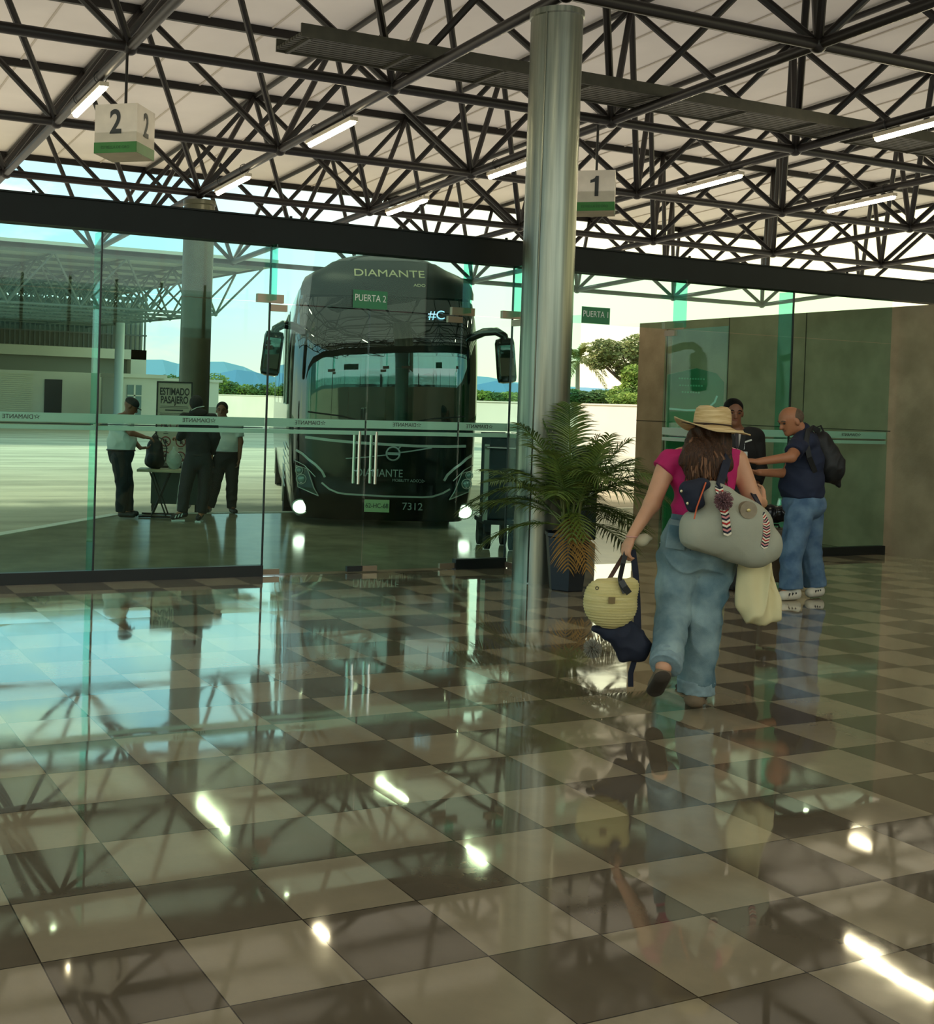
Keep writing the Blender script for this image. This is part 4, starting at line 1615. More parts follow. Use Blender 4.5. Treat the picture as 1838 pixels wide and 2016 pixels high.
rp = [(-400, 760), (-100, 735), (100, 742), (200, 752), (285, 708), (320, 708), (350, 716), (400, 712), (440, 712), (480, 722), (530, 745), (600, 752), (700, 740), (850, 735), (960, 742), (1010, 752), (1100, 760), (1250, 768), (1500, 790), (1900, 800)]
ridge('mountain_ridge', 2900, [(u, v - 0) for u, v in rp], mat('hazy_far_hills', srgb(128, 172, 190), 1.0), 'pale blue far mountain ridge low on the skyline')
rp = [(-400, 775), (100, 772), (300, 778), (380, 752), (430, 735), (465, 728), (500, 732), (540, 742), (620, 760), (800, 770), (940, 757), (985, 748), (1020, 756), (1120, 775), (1250, 800), (1900, 820)]
ridge('mountain_ridge', 2200, rp, mat('hazy_near_hills', srgb(84, 136, 166), 1.0), 'darker blue nearer mountain ridge left of the coach')

# ------------------------------------------------------------------ palm in its pot
def blade(q, base, d, n_, L, wd, droop, seg=4):
    """one leaflet: thin folded blade drooping with its length"""
    d = d.normalized()
    side = d.cross(n_).normalized()
    up = side.cross(d).normalized()
    ctr, ws = [], []
    for k in range(seg + 1):
        t = k / seg
        ctr.append(base + d * L * t - UP * droop * L * t * t)
        ws.append(wd * math.sin(PI * min(1, 0.15 + 0.85 * t) ** 0.8) * 0.5 + 0.0006)
    vs = []
    for c, w_ in zip(ctr, ws):
        vs += [c - side * w_ + up * w_ * 0.5, c, c + side * w_ + up * w_ * 0.5]
    fs = []
    for k in range(seg):
        a = k * 3
        fs += [[a, a + 1, a + 4, a + 3], [a + 1, a + 2, a + 5, a + 4]]
    q.add(vs, fs)


def frond(parent, base, az, elev, L, sag, m_, n=26, leaf=0.30, wd=0.014, stem=0.3, rnd=None, name='frond'):
    d = Vector((math.cos(az) * math.cos(elev), math.sin(az) * math.cos(elev), math.sin(elev)))
    pts = []
    for k in range(15):
        t = k / 14
        p = base + d * L * t - UP * sag * L * t ** 2.2
        pts.append(p)
    q = MB()
    q.path(pts, 0, n=5, radii=[0.007 * (1 - 0.8 * k / 14) + 0.001 for k in range(15)])
    for k in range(n):
        t = stem + (1 - stem) * k / (n - 1)
        f = t * 14
        i = min(13, int(f))
        p = pts[i].lerp(pts[i + 1], f - i)
        tan = (pts[i + 1] - pts[i]).normalized()
        side = tan.cross(UP).normalized()
        up = side.cross(tan).normalized()
        ll = leaf * (math.sin(PI * (0.12 + 0.80 * (t - stem) / (1 - stem))) ** 0.7)
        for s in (-1, 1):
            fwd = 0.55 + 0.5 * (t - stem)
            dd = side * s * (1 + rnd.uniform(-.1, .1)) + tan * fwd + up * (0.30 + rnd.uniform(-.12, .12))
            blade(q, p, dd, up, ll * rnd.uniform(0.85, 1.1), wd, 0.28 + rnd.uniform(0, .25))
    return q.build(name, m_, parent)


rnd = random.Random(4)
M_PALM = mat('palm_green', srgb(70, 96, 42), 0.42, col2=srgb(112, 130, 56), nscale=6)
M_PALMY = mat('palm_fresh', srgb(98, 112, 40), 0.5)
M_PALMD = mat('palm_dry', srgb(150, 112, 48), 0.8, noise=0.2)
pc = PZ(1112, 1160)
pc = Vector((pc.x, pc.y, 0)) - HF * 0.02
pot = thing('potted_palm', 'bushy green areca palm in a black hexagonal pot beside the steel column', 'potted plant', (pc.x, pc.y, 0))
M_POT = mat('pot_black', srgb(20, 26, 32), 0.35)
MB().lathe([(0.15, 0.0), (0.155, 0.01), (0.205, 0.47), (0.215, 0.48), (0.215, 0.51), (0.195, 0.51), (0.19, 0.45)], pc, 6).build('pot', M_POT, pot)
MB().lathe([(0.185, 0.44), (0.185, 0.455), (0.05, 0.47)], pc, 6).build('soil', mat('soil', srgb(50, 38, 26), 0.95, bump=0.5), pot)
cb = pc + UP * 0.46
for k in range(9):
    a = rnd.uniform(0, 6.28)
    r0 = rnd.uniform(0.02, 0.09)
    p0 = cb + Vector((math.cos(a) * r0, math.sin(a) * r0, 0))
    MB().path([p0, p0 + Vector((math.cos(a) * .03, math.sin(a) * .03, 0.3)), p0 + Vector((math.cos(a) * .08, math.sin(a) * .08, 0.55))], 0, n=7, radii=[0.014, 0.011, 0.008]).build('cane', mat('cane', srgb(96, 104, 48), 0.5), pot)
azr = -YAW        # world azimuth of image right
# (image-plane angle: 0 = right, 90 = up ; away = depth angle)
specs = [(20, 0, .95, .28), (35, 25, 1.0, .30), (50, -20, 1.05, .30), (62, 30, 1.12, .22), (75, -30, 1.15, .2), (88, 10, 1.1, .15), (100, -25, 1.1, .2), (112, 25, 1.15, .22),
         (125, -10, 1.15, .28), (138, 15, 1.18, .34), (150, -20, 1.05, .36), (165, 10, .95, .34), (8, -35, .85, .36), (0, 30, .85, .42), (30, 60, .9, .4), (150, 55, .9, .4), (40, -60, .8, .45), (140, -60, .85, .45),
         (-4, 30, .8, .45), (184, 25, .75, .45), (80, 75, 1.0, .35), (95, -70, .95, .42), (70, 0, 1.0, .12), (110, 5, 1.0, .14), (45, 5, .98, .42), (130, 35, 1.0, .4),
         (22, 50, .95, .55), (5, 25, .92, .5), (28, -10, 1.05, .6), (158, 35, .95, .55), (172, 20, 1.0, .5), (48, 40, 1.15, .2), (60, 0, 1.2, .26), (118, -40, 1.2, .3), (38, -35, 1.1, .5)]
for k, (ia, aw, L_, sag) in enumerate(specs):
    a = math.radians(ia)
    w_ = math.radians(aw)
    d = (HR * math.cos(a) * math.cos(w_) + HF * math.sin(w_)) + UP * (math.sin(a) + 0.25)
    d.normalize()
    az_ = math.atan2(d.y, d.x)
    el_ = math.asin(d.z)
    base = cb + UP * rnd.uniform(0.05, 0.4) + Vector((rnd.uniform(-.05, .05), rnd.uniform(-.05, .05), 0))
    frond(pot, base, az_, el_, L_ * 1.0, sag, M_PALM, n=30, leaf=0.32, rnd=rnd, stem=0.22)
for ia, aw, L_, sag in ((75, -50, .36, .9), (105, -65, .34, .9)):
    a = math.radians(ia); w_ = math.radians(aw)
    d = (HR * math.cos(a) * math.cos(w_) + HF * math.sin(w_)) + UP * 0.4
    d.normalize()
    frond(pot, cb + UP * 0.2, math.atan2(d.y, d.x), math.asin(d.z), L_, sag, M_PALMY, n=9, leaf=0.17, wd=0.02, rnd=rnd)
for ia in (100, 70):
    a = math.radians(ia)
    d = (HR * math.cos(a) * 0.5 - HF * 0.55) + UP * 0.15
    d.normalize()
    frond(pot, cb + UP * 0.16 - HR * 0.02, math.atan2(d.y, d.x), math.asin(d.z), 0.36, 1.3, M_PALMD, n=20, leaf=0.20, wd=0.012, rnd=rnd, name='dry_frond')


# ------------------------------------------------------------------ trees beyond the boundary wall
def crown(q, c, rad, n, size, rnd, shell=0.55):
    for k in range(n):
        d = Vector((rnd.gauss(0, 1), rnd.gauss(0, 1), rnd.gauss(0, 1))).normalized()
        r = shell + (1 - shell) * rnd.random() ** 0.6
        p = Vector(c) + Vector((d.x * rad[0] * r, d.y * rad[1] * r, d.z * rad[2] * r))
        s = size * rnd.uniform(0.6, 1.3)
        u = Vector((rnd.gauss(0, 1), rnd.gauss(0, 1), rnd.gauss(0, .6))).normalized()
        v = u.orthogonal().normalized()
        w_ = u.cross(v)
        q.add([p - u * s, p - v * s * .45 + w_ * s * .15, p + u * s, p + v * s * .45 + w_ * s * .15], [[0, 1, 2, 3]])


def tree(name, label, foot, lumps, trunk_r, m_, leaf, n, rnd, group=None, branches=True):
    root = thing(name, label, 'tree', (foot[0], foot[1], -0.15), 0, group)
    q = MB()
    tot = sum(l[1][0] * l[1][2] for l in lumps)
    for c, rad in lumps:
        crown(q, c, rad, int(n * rad[0] * rad[2] / tot), leaf, rnd)
    q.build('foliage', m_, root)
    q = MB()
    f = Vector((foot[0], foot[1], -0.15))
    top = sum((Vector(l[0]) for l in lumps), Vector()) / len(lumps)
    fork = f.lerp(top, 0.4)
    q.tube(f, fork, trunk_r, 8, trunk_r * 0.7)
    for c, rad in lumps:
        mid = fork.lerp(Vector(c), 0.5) + Vector((rnd.uniform(-.4, .4), 0, rnd.uniform(-.3, .2)))
        q.path([fork, mid, Vector(c)], 0, n=6, radii=[trunk_r * 0.6, trunk_r * 0.4, trunk_r * 0.2])
        for _ in range(3):
            e = Vector(c) + Vector((rnd.uniform(-1, 1) * rad[0] * .8, rnd.uniform(-1, 1) * rad[1] * .8, rnd.uniform(-.3, 1) * rad[2] * .8))
            q.path([mid, (mid + e) / 2 + UP * .2, e], 0, n=5, radii=[trunk_r * .3, trunk_r * .2, trunk_r * .08])
    q.build('trunk', mat('bark', srgb(96, 84, 70), 0.9), root)
    return root


M_L1 = mat('leaf_olive', srgb(138, 140, 70), 0.8, col2=srgb(104, 112, 56), nscale=1.5)
M_L2 = mat('leaf_bright', srgb(142, 160, 56), 0.8, col2=srgb(96, 124, 44), nscale=1.2)
M_L3 = mat('leaf_mid', srgb(96, 124, 52), 0.8, col2=srgb(64, 96, 44), nscale=1.2)
rt = random.Random(9)
DTR = 58
px = DTR / FPX
tree('spreading_tree', 'wide airy olive green tree above the wall in the doorway', P(1275, 830, DTR),
     [(P(1225, 700, DTR), (1.3, 1.3, .7)), (P(1265, 685, DTR), (1.1, 1.2, .7)), (P(1190, 690, DTR), (.8, .9, .6)), (P(1290, 700, DTR + 2), (1.4, 1.3, .9)), (P(1330, 705, DTR), (1.4, 1.3, .9)), (P(1245, 735, DTR), (.9, .9, .5)), (P(1178, 712, DTR), (.5, .6, .4))],
     0.13, M_L1, 0.11, 9500, rt)
tree('leafy_tree', 'bright green bushy tree just above the wall at the doorway right', P(1262, 835, 52),
     [(P(1262, 765, 52), (.9, .9, .7)), (P(1225, 780, 52), (.7, .8, .45)), (P(1248, 738, 52), (.55, .6, .45)), (P(1295, 775, 52), (.8, .8, .6)), (P(1240, 790, 51), (.9, .8, .4))],
     0.09, M_L2, 0.10, 6500, rt)
tree('shrub_tree', 'dark green low shrub behind the wall at the doorway left', P(1160, 835, 56),
     [(P(1150, 786, 56), (.9, .8, .36)), (P(1185, 782, 56), (.8, .8, .36)), (P(1125, 782, 56), (.7, .7, .4))], 0.07, M_L3, 0.10, 3200, rt)
# coconut palm
pr = thing('coconut_palm', 'coconut palm with yellow green fronds beside the steel column', 'palm tree', tuple(P(1137, 835, 60)))
f0, f1 = P(1137, 835, 60), P(1137, 712, 60)
f0.z = -0.15
MB().tube(f0, f1, 0.13, 10, 0.10).build('trunk', mat('palm_trunk', srgb(176, 160, 146), 0.85), pr)
for k in range(15):
    a = k * 2.399
    e = 1.25 - 1.4 * (k / 14)
    frond(pr, f1, a, e, 1.55, 0.35 + 0.45 * (k / 14), mat('coco_green', srgb(120, 124, 50), 0.6), n=18, leaf=0.55, wd=0.07, stem=0.15, rnd=rt)
# hedge of trees over the far boundary wall
for k, (u, v, w_, h_) in enumerate(((335, 742, 1.5, .6), (425, 752, 1.6, 1.1), (452, 762, 1.6, .9), (480, 766, 1.6, .8), (510, 765, 1.7, .8), (545, 764, 1.7, .9), (600, 765, 2, .9), (940, 772, 1.6, .6), (968, 775, 1.5, .55), (1000, 776, 1.6, .6), (1040, 778, 1.6, .8))):
    D_ = 112 if u < 900 else 76
    s_ = D_ / 112
    nm = {0: 'small rounded tree just left of the outer olive column', 1: 'tallest hedge tree right of the outer olive column'}.get(k, 'hedge tree above the far wall left of the coach' if u < 620 else 'hedge tree above the wall right of the coach')
    tree('hedge_tree', nm, P(u, 800, D_), [(P(u, v + 12, D_), (w_ * s_, 1.2, h_ * 1.3 * s_)), (P(u + 9, v + 16, D_), (w_ * .8 * s_, 1.2, h_ * s_))], 0.08, M_L2 if k % 2 else M_L3, 0.16, 1500, rt,
         group=None if k < 2 else ('hedge trees left of the coach' if u < 620 else 'hedge trees right of the coach'))
# trees on the street side, mirrored in the windscreen
for x, y in ((-3.5, -13), (0.5, -14), (4.5, -13.5)):
    tree('street_tree', 'dark street tree behind the hall, mirrored in the coach windscreen', (x, y, 0), [((x, y, 3.8), (1.5, 1.3, 1.2)), ((x + 1, y, 4.6), (1.1, 1, .8))], 0.12, M_L3, 0.2, 700, rt, group='street trees behind the hall')

# ------------------------------------------------------------------ people
M_SKIN_W = mat('skin_fair', srgb(206, 150, 116), 0.5, noise=0.05, nscale=10)
M_SKIN_M = mat('skin_tan', srgb(176, 116, 82), 0.5, noise=0.06, nscale=10)
M_SKIN_D = mat('skin_brown', srgb(124, 80, 56), 0.5, noise=0.06, nscale=10)
M_HAIRB = mat('hair_black', srgb(9, 8, 8), 0.6, spec=0.15)
M_DENIM = mat('washed_denim', srgb(74, 104, 116), 0.85, col2=srgb(146, 168, 170), nscale=5, bump=0.25, bscale=240)
M_DENIM2 = mat('blue_denim', srgb(70, 98, 128), 0.85, col2=srgb(104, 132, 156), nscale=8, bump=0.2, bscale=240)
M_PINK = mat('magenta_top', srgb(196, 22, 104), 0.75, col2=srgb(168, 8, 84), nscale=5, bump=0.12, bscale=90)
M_POLO = mat('navy_polo', srgb(26, 34, 58), 0.8, noise=0.12, nscale=6)
M_EYE = mat('eye_dark', srgb(24, 18, 16), 0.3)
M_LIP = mat('lips', srgb(140, 84, 68), 0.5)


def rotv(v, axis, ang):
    return Matrix.Rotation(ang, 3, Vector(axis).normalized()) @ Vector(v)


def hand(pr, wr, d, n_, thumb, s=1.0, curl=0.5, spread=0.06, k=0.006):
    """hand prims: wr wrist, d direction of the fingers, n_ palm normal (fingers curl towards it), thumb side vector"""
    d = Vector(d).normalized()
    n_ = Vector(n_)
    n_ = (n_ - d * d.dot(n_)).normalized()
    t = Vector(thumb)
    t = (t - d * d.dot(t) - n_ * n_.dot(t)).normalized()
    pr.append(('c', wr, wr + d * 0.045 * s, 0.026 * s, 0.034 * s, {'flat': (n_, 0.62), 'k': 0.012}))
    pr.append(('c', wr + d * 0.045 * s, wr + d * 0.082 * s, 0.036 * s, 0.038 * s, {'flat': (n_, 0.42), 'k': 0.01}))
    for i, (off, ln) in enumerate(((0.030, 0.070), (0.010, 0.080), (-0.010, 0.074), (-0.029, 0.058))):
        b = wr + d * 0.086 * s + t * off * s
        dd = rotv(d, n_, 0) + t * (off * spread * 30)
        dd.normalize()
        ax = dd.cross(n_)
        r = 0.0088 * s
        for seg, fr_ in enumerate((0.45, 0.32, 0.23)):
            dd = rotv(dd, ax, curl * (0.7 if seg == 0 else 1.0))
            e = b + dd * ln * fr_ * s
            pr.append(('c', b, e, r, r * 0.92, {'k': k}))
            b, r = e, r * 0.92
    b = wr + d * 0.028 * s + t * 0.024 * s
    dd = (d * 0.75 + t * 0.75 + n_ * 0.25).normalized()
    e = b + dd * 0.042 * s
    pr.append(('c', b, e, 0.0135 * s, 0.011 * s, {'k': 0.008}))
    dd = (d * 1.0 + t * 0.25 + n_ * 0.35).normalized()
    pr.append(('c', e, e + dd * 0.030 * s, 0.011 * s, 0.009 * s, {'k': k}))


def head(pr, c, s, yaw, tilt=0.0, roll=0.0):
    """skull, jaw, nose, ears; yaw 0 faces away from the viewer, PI faces the viewer"""
    Bm = basis(yaw, tilt, roll)
    r, f, u = Vector(Bm[0]), Vector(Bm[1]), Vector(Bm[2])
    c = Vector(c)
    pr.append(('e', c + u * 0.025 * s, (0.074 * s, 0.094 * s, 0.088 * s), {'B': Bm}))
    pr.append(('e', c + f * 0.022 * s - u * 0.045 * s, (0.058 * s, 0.066 * s, 0.070 * s), {'B': Bm, 'k': 0.03}))
    pr.append(('e', c + f * 0.062 * s - u * 0.092 * s, (0.028 * s, 0.024 * s, 0.020 * s), {'B': Bm, 'k': 0.03}))      # chin
    pr.append(('c', c + f * 0.088 * s + u * 0.008 * s, c + f * 0.106 * s - u * 0.030 * s, 0.008 * s, 0.014 * s, {'k': 0.012}))   # nose
    pr.append(('e', c + f * 0.086 * s + u * 0.022 * s, (0.05 * s, 0.012 * s, 0.010 * s), {'B': Bm, 'k': 0.012}))     # brow
    for q in (-1, 1):
        pr.append(('e', c + f * 0.091 * s + r * q * 0.031 * s + u * 0.004 * s, (0.013 * s, 0.010 * s, 0.008 * s), {'B': Bm, 'neg': True, 'k': 0.01}))
        pr.append(('e', c + r * q * 0.077 * s - u * 0.012 * s - f * 0.004 * s, (0.010 * s, 0.020 * s, 0.031 * s), {'B': Bm, 'k': 0.008}))
    return r, f, u


def face(parent, c, s, r, f, u, brow=None, moustache=None):
    c = Vector(c)
    R = Matrix((r, f, u)).transposed()
    for q in (-1, 1):
        MB().ell(c + f * 0.083 * s + r * q * 0.031 * s + u * 0.004 * s, (0.012 * s, 0.009 * s, 0.007 * s), R, 10, 8).build('eye', M_EYE, parent, smooth=True)
        MB().path([c + f * 0.093 * s + r * q * 0.014 * s + u * 0.024 * s, c + f * 0.093 * s + r * q * 0.032 * s + u * 0.030 * s, c + f * 0.082 * s + r * q * 0.052 * s + u * 0.022 * s], 0.0045 * s, 6).build('eyebrow', brow or M_HAIRB, parent)
    MB().ell(c + f * 0.0835 * s - u * 0.056 * s, (0.023 * s, 0.010 * s, 0.006 * s), R, 12, 8).build('mouth', M_LIP, parent, smooth=True)
    if moustache:
        MB().ell(c + f * 0.088 * s - u * 0.045 * s, (0.024 * s, 0.008 * s, 0.006 * s), R, 12, 8).build('moustache', moustache, parent, smooth=True)


# ================================================================== the woman in the straw hat
DW = 6.5
W = lambda u, v, dd=0.0: P(u, v, DW + dd)
fw = PZ(1368, 1372)
woman = thing('person', 'person in straw hat, magenta top and jeans walking away with several bags', 'person', (fw.x, fw.y, 0))
sh_l, el_l, wr_l = W(1314, 912), W(1283, 992, -.03), W(1243, 1056, -.06)
sh_r, el_r, wr_r = W(1450, 905), W(1482, 985, -.02), W(1500, 990, .22)
hdc = W(1403, 848, .02)
pr = []
head(pr, hdc, 1.0, 0.15, -0.06)
pr += [('c', hdc - UP * 0.10, W(1397, 898), 0.052, 0.06, {'k': .03}),
       ('c', W(1340, 903), W(1428, 900), 0.06, 0.06, {'k': .05}),
       ('e', W(1384, 935), (0.165, 0.11, 0.17), {'k': .05}),
       ('e', W(1378, 1000), (0.135, 0.10, 0.14), {'k': .05}),
       ('e', W(1372, 1070), (0.185, 0.125, 0.13), {'k': .06}),
       ('c', sh_l, el_l, 0.054, 0.044, {'k': .035}), ('c', el_l, wr_l, 0.042, 0.027, {'k': .02}),
       ('c', sh_r, el_r, 0.056, 0.046, {'k': .035}), ('c', el_r, wr_r, 0.043, 0.028, {'k': .02}),
       ('c', W(1338, 1085), W(1325, 1205, -.02), 0.09, 0.062, {'k': .03}), ('c', W(1325, 1205, -.02), W(1306, 1312, -.26), 0.058, 0.038),
       ('c', W(1402, 1085), W(1384, 1205), 0.09, 0.064, {'k': .03}), ('c', W(1384, 1205), W(1368, 1352), 0.06, 0.04),
       ('c', W(1306, 1312, -.26), W(1300, 1338, -.20), 0.036, 0.032),
       ('c', W(1368, 1352), W(1366, 1376, -.03), 0.042, 0.036), ('c', W(1366, 1377, .0), W(1366, 1366, .16), 0.034, 0.034, {'flat': (UP, .6)})]
hand(pr, wr_l, wr_l - el_l + UP * -0.12, HR * 0.9 + HF * 0.3, HF, 0.98, 0.75)
hand(pr, wr_r, HR * 0.25 + UP * 0.35 + HF * 0.6, HR * -0.6 + HF * 0.3 + UP * .2, UP, 0.95, 0.4)
wb_ = blob('body', pr, 0.0062, M_SKIN_W, woman)
# top: magenta knit with cap sleeves
pr = [('e', W(1384, 935), (0.178, 0.124, 0.18), {'k': .05}), ('e', W(1377, 1000), (0.150, 0.115, 0.15), {'k': .05}),
      ('c', W(1338, 900), W(1428, 897), 0.068, 0.068, {'k': .05}), ('c', W(1322, 905), W(1305, 925), 0.062, 0.066, {'cut': 'b', 'k': .02}),
      ('c', W(1430, 900), W(1448, 905), 0.062, 0.058, {'cut': 'b', 'k': .02}),
      ('p', W(1372, 1022), -UP), ('p', W(1395, 888), UP + HF * 0.4)]
blob('knit_top', pr, 0.007, M_PINK, woman, fold=folds(0.007, 26, 5, (1, 1, .7)))
# jeans: wide legs
fj = folds(0.012, 15, 8, (1, 1, .9))
pr = [('e', W(1371, 1062), (0.178, 0.145, 0.16), {'k': .05}), ('e', W(1346, 1090, -.04), (0.115, 0.12, 0.12), {'k': .05}), ('e', W(1398, 1092, -.04), (0.118, 0.12, 0.12), {'k': .05}),
      ('c', W(1334, 1105), W(1325, 1205, -.02), 0.112, 0.088, {'k': .02}), ('c', W(1325, 1205, -.02), W(1311, 1300, -.24), 0.086, 0.075, {'cut': 'b', 'k': .02}),
      ('c', W(1403, 1105), W(1383, 1210), 0.118, 0.096, {'k': .02}), ('c', W(1383, 1210), W(1370, 1345), 0.096, 0.092, {'cut': 'b', 'k': .02}),
      ('p', W(1372, 1016), UP)]
jn = blob('jeans', pr, 0.0072, M_DENIM, woman, fold=fj)
q = MB()
q.path([W(1366, 1024, -.150), W(1360, 1060, -.165), W(1357, 1100, -.15)], 0.003, 5)
q.build('back_seam', mat('denim_stitch', srgb(70, 88, 96), 0.8), jn)
c = W(1331, 1058, -.172)
Rp = Matrix((HR, HF, UP)).transposed() @ Matrix.Rotation(0.12, 3, 'Y')
MB().box(c, (0.105, 0.014, 0.125), Rp, bev=0.005).build('back_pocket', M_DENIM, jn)
MB().box(W(1352, 1021, -.148), (0.17, 0.016, 0.03), Rp, bev=0.004).build('waistband', M_DENIM, jn)
M_CUFF = mat('denim_inside', srgb(128, 150, 156), 0.85, noise=0.12, nscale=30)
for nm_, a_, b_, r_ in (('turned_cuff', W(1370, 1338), W(1369, 1364), 0.098), ('turned_cuff', W(1314, 1290, -.21), W(1309, 1312, -.27), 0.082)):
    blob(nm_, [('c', a_, b_, r_, r_, {'cut': 'ab'})], 0.006, M_CUFF, woman, fold=folds(0.004, 40, 3))
M_SHOE = mat('brown_suede', srgb(116, 98, 76), 0.8, noise=0.12, nscale=12)
M_SOLE = mat('shoe_sole', srgb(58, 50, 40), 0.85)
blob('shoe', [('c', W(1366, 1379, -.05), W(1366, 1372, .17), 0.05, 0.047, {'flat': (UP, .7)}), ('c', W(1366, 1374, -.05), W(1366, 1372, .0), 0.05, 0.05, {'flat': (UP, .8)}), ('p', Vector((fw.x, fw.y, 0.002)), -UP)], 0.006, M_SHOE, woman)
s0 = Vector((fw.x, fw.y, 0.012))
blob('shoe_sole', [('c', s0 + HF * -.03, s0 + HF * .18, 0.056, 0.052, {'flat': (UP, .42)}), ('p', Vector((fw.x, fw.y, 0.001)), -UP)], 0.006, M_SOLE, woman)
# trailing shoe, heel up
t0, t1 = W(1303, 1336, -.30), W(1288, 1358, -.10)
blob('shoe', [('c', W(1304, 1328, -.27), W(1291, 1350, -.08), 0.044, 0.044, {'flat': (HF, .9), 'k': .02})], 0.006, M_SHOE, woman)
blob('shoe_sole', [('c', W(1303, 1335, -.31), W(1290, 1357, -.12), 0.046, 0.050, {'flat': (HF + UP * 0.5, .40)})], 0.006, M_SOLE, woman)
# hair
M_HAIR = mat('long_brown_hair', srgb(26, 16, 11), 0.5, col2=srgb(84, 54, 34), nscale=9, stretch=(30, 30, 1.1), bump=0.4, bscale=18, spec=0.25)
pr = [('e', hdc + UP * 0.02 - HF * 0.01, (0.088, 0.104, 0.105), {'k': .03}),
      ('c', W(1392, 868, -.06), W(1380, 908, -.12), 0.086, 0.100, {'flat': (HF, .6), 'k': .04}), ('c', W(1380, 908, -.12), W(1388, 936, -.14), 0.098, 0.055, {'flat': (HF, .42), 'k': .03}),
      ('c', W(1418, 870, -.05), W(1428, 915, -.1), 0.055, 0.038, {'flat': (HF, .6), 'k': .03}),
      ('c', W(1372, 865, -.03), W(1350, 905, -.10), 0.058, 0.026, {'flat': (HF, .6), 'k': .03})]
hr = blob('hair', pr, 0.007, M_HAIR, woman, fold=folds(0.010, 40, 12, (1, 1, .08)))
rr = random.Random(2)
M_HAIR2 = mat('hair_brown_lights', srgb(118, 80, 54), 0.5, spec=0.3, noise=0.3, nscale=12)
for k in range(90):
    u0 = 1352 + rr.random() * 78
    q0 = W(1378 + (u0 - 1390) * 0.45, 862, -.10)
    q1 = W(u0 - 4, 905 + rr.uniform(-6, 8), -.185 + abs(u0 - 1390) * .0013)
    q2 = W(u0 + rr.uniform(-8, 6), 935 + rr.uniform(-14, 18), -.19 + abs(u0 - 1390) * .0013)
    q3 = W(u0 + rr.uniform(-12, 10), 955 + rr.uniform(-24, 14), -.185 + abs(u0 - 1390) * .0013)
    MB().path([q0, q1, q2, q3], 0, n=5, radii=[0.009, 0.008, 0.005, 0.001]).build('hair_strand', M_HAIR2 if k % 3 == 0 else M_HAIR, hr, smooth=True)
# straw hat: oval crown, wide curled brim
M_STRAW = mat('woven_straw', srgb(206, 172, 116), 0.8, col2=srgb(236, 210, 160), nscale=5, stretch=(2, 2, 26), bump=0.5, bscale=160)
hc = W(1401, 840, .0)
Bh = basis(0.15, -0.05, 0.055)
hr_, hf_, hu_ = [Vector(x) for x in Bh]
hat = empty('straw_hat', hc)
hat.parent = woman
hat.matrix_parent_inverse = wm(woman).inverted()
q = MB()
n_ = 64
prof = [(0.100, 0.0), (0.099, 0.02), (0.098, 0.05), (0.095, 0.075), (0.089, 0.097), (0.074, 0.110), (0.05, 0.113), (0.02, 0.106)]
vs, fs = [], []
for r_, z_ in prof:
    for i in range(n_):
        t = 2 * PI * i / n_
        dip = -0.012 * math.exp(-((math.cos(t)) / 0.4) ** 2) if z_ > 0.09 else 0
        vs.append(hc + hr_ * r_ * math.cos(t) * 0.98 + hf_ * r_ * math.sin(t) * 1.16 + hu_ * (z_ + dip))
for j in range(len(prof) - 1):
    for i in range(n_):
        fs.append([j * n_ + i, j * n_ + (i + 1) % n_, (j + 1) * n_ + (i + 1) % n_, (j + 1) * n_ + i])
fs.append([(len(prof) - 1) * n_ + i for i in range(n_)])
link_mesh('crown', vs, fs, M_STRAW, hat, smooth=True)
vs, fs = [], []
R_ = 12
for side in (0, 1):
    for j in range(R_ + 1):
        t2 = j / R_
        for i in range(n_):
            t = 2 * PI * i / n_
            rx = 0.098 + t2 * 0.100
            ry = 0.115 + t2 * 0.105
            lift = 0.038 * (abs(math.cos(t)) ** 2.2) * t2 ** 1.6 - 0.028 * (abs(math.sin(t)) ** 1.5) * t2 ** 1.2
            if math.cos(t) > 0:
                lift -= 0.062 * math.cos(t) ** 2 * t2 * (1 if math.sin(t) < 0.3 else .6)
            lift += 0.004 * math.sin(5 * t) * t2
            vs.append(hc + hr_ * rx * math.cos(t) + hf_ * ry * math.sin(t) + hu_ * (lift + 0.002 - side * 0.006))
M1 = (R_ + 1) * n_
for side in (0, 1):
    for j in range(R_):
        for i in range(n_):
            a = side * M1 + j * n_ + i
            b2 = side * M1 + j * n_ + (i + 1) % n_
            f_ = [a, b2, b2 + n_, a + n_]
            fs.append(f_ if side == 0 else f_[::-1])
for i in range(n_):
    a, b2 = R_ * n_ + i, R_ * n_ + (i + 1) % n_
    fs.append([a, b2, b2 + M1, a + M1])
link_mesh('brim', vs, fs, M_STRAW, hat, smooth=True)
pts = [hc + hr_ * 0.101 * math.cos(t) * 0.99 + hf_ * 0.101 * math.sin(t) * 1.17 + hu_ * 0.010 for t in np.linspace(0, 2 * PI, 41)]
bnd = MB()
bnd.path(pts, 0.0045, 6)
bnd.path([hc - hf_ * .120 - hr_ * .03 + hu_ * .008, hc - hf_ * .13 - hr_ * .11 - hu_ * .006, hc - hf_ * .10 - hr_ * .18 + hu_ * .006], 0.0025, 5)
bnd.build('hat_cord', mat('cord_brown', srgb(52, 34, 24), 0.8), hat)
MB().path([wr_l + (HR * math.cos(t) * .03 + HF * math.sin(t) * .03) - UP * .0 for t in np.linspace(0, 2 * PI, 17)], 0.0035, 6).build('bracelet', mat('bracelet_pink', srgb(206, 150, 140), 0.4), woman)
MB().path([wr_r + (HR * math.cos(t) * .028 + UP * math.sin(t) * .028) for t in np.linspace(0, 2 * PI, 17)], 0.003, 6).build('bracelet', mat('bracelet_gold', srgb(200, 160, 90), 0.3, metal=1), woman)
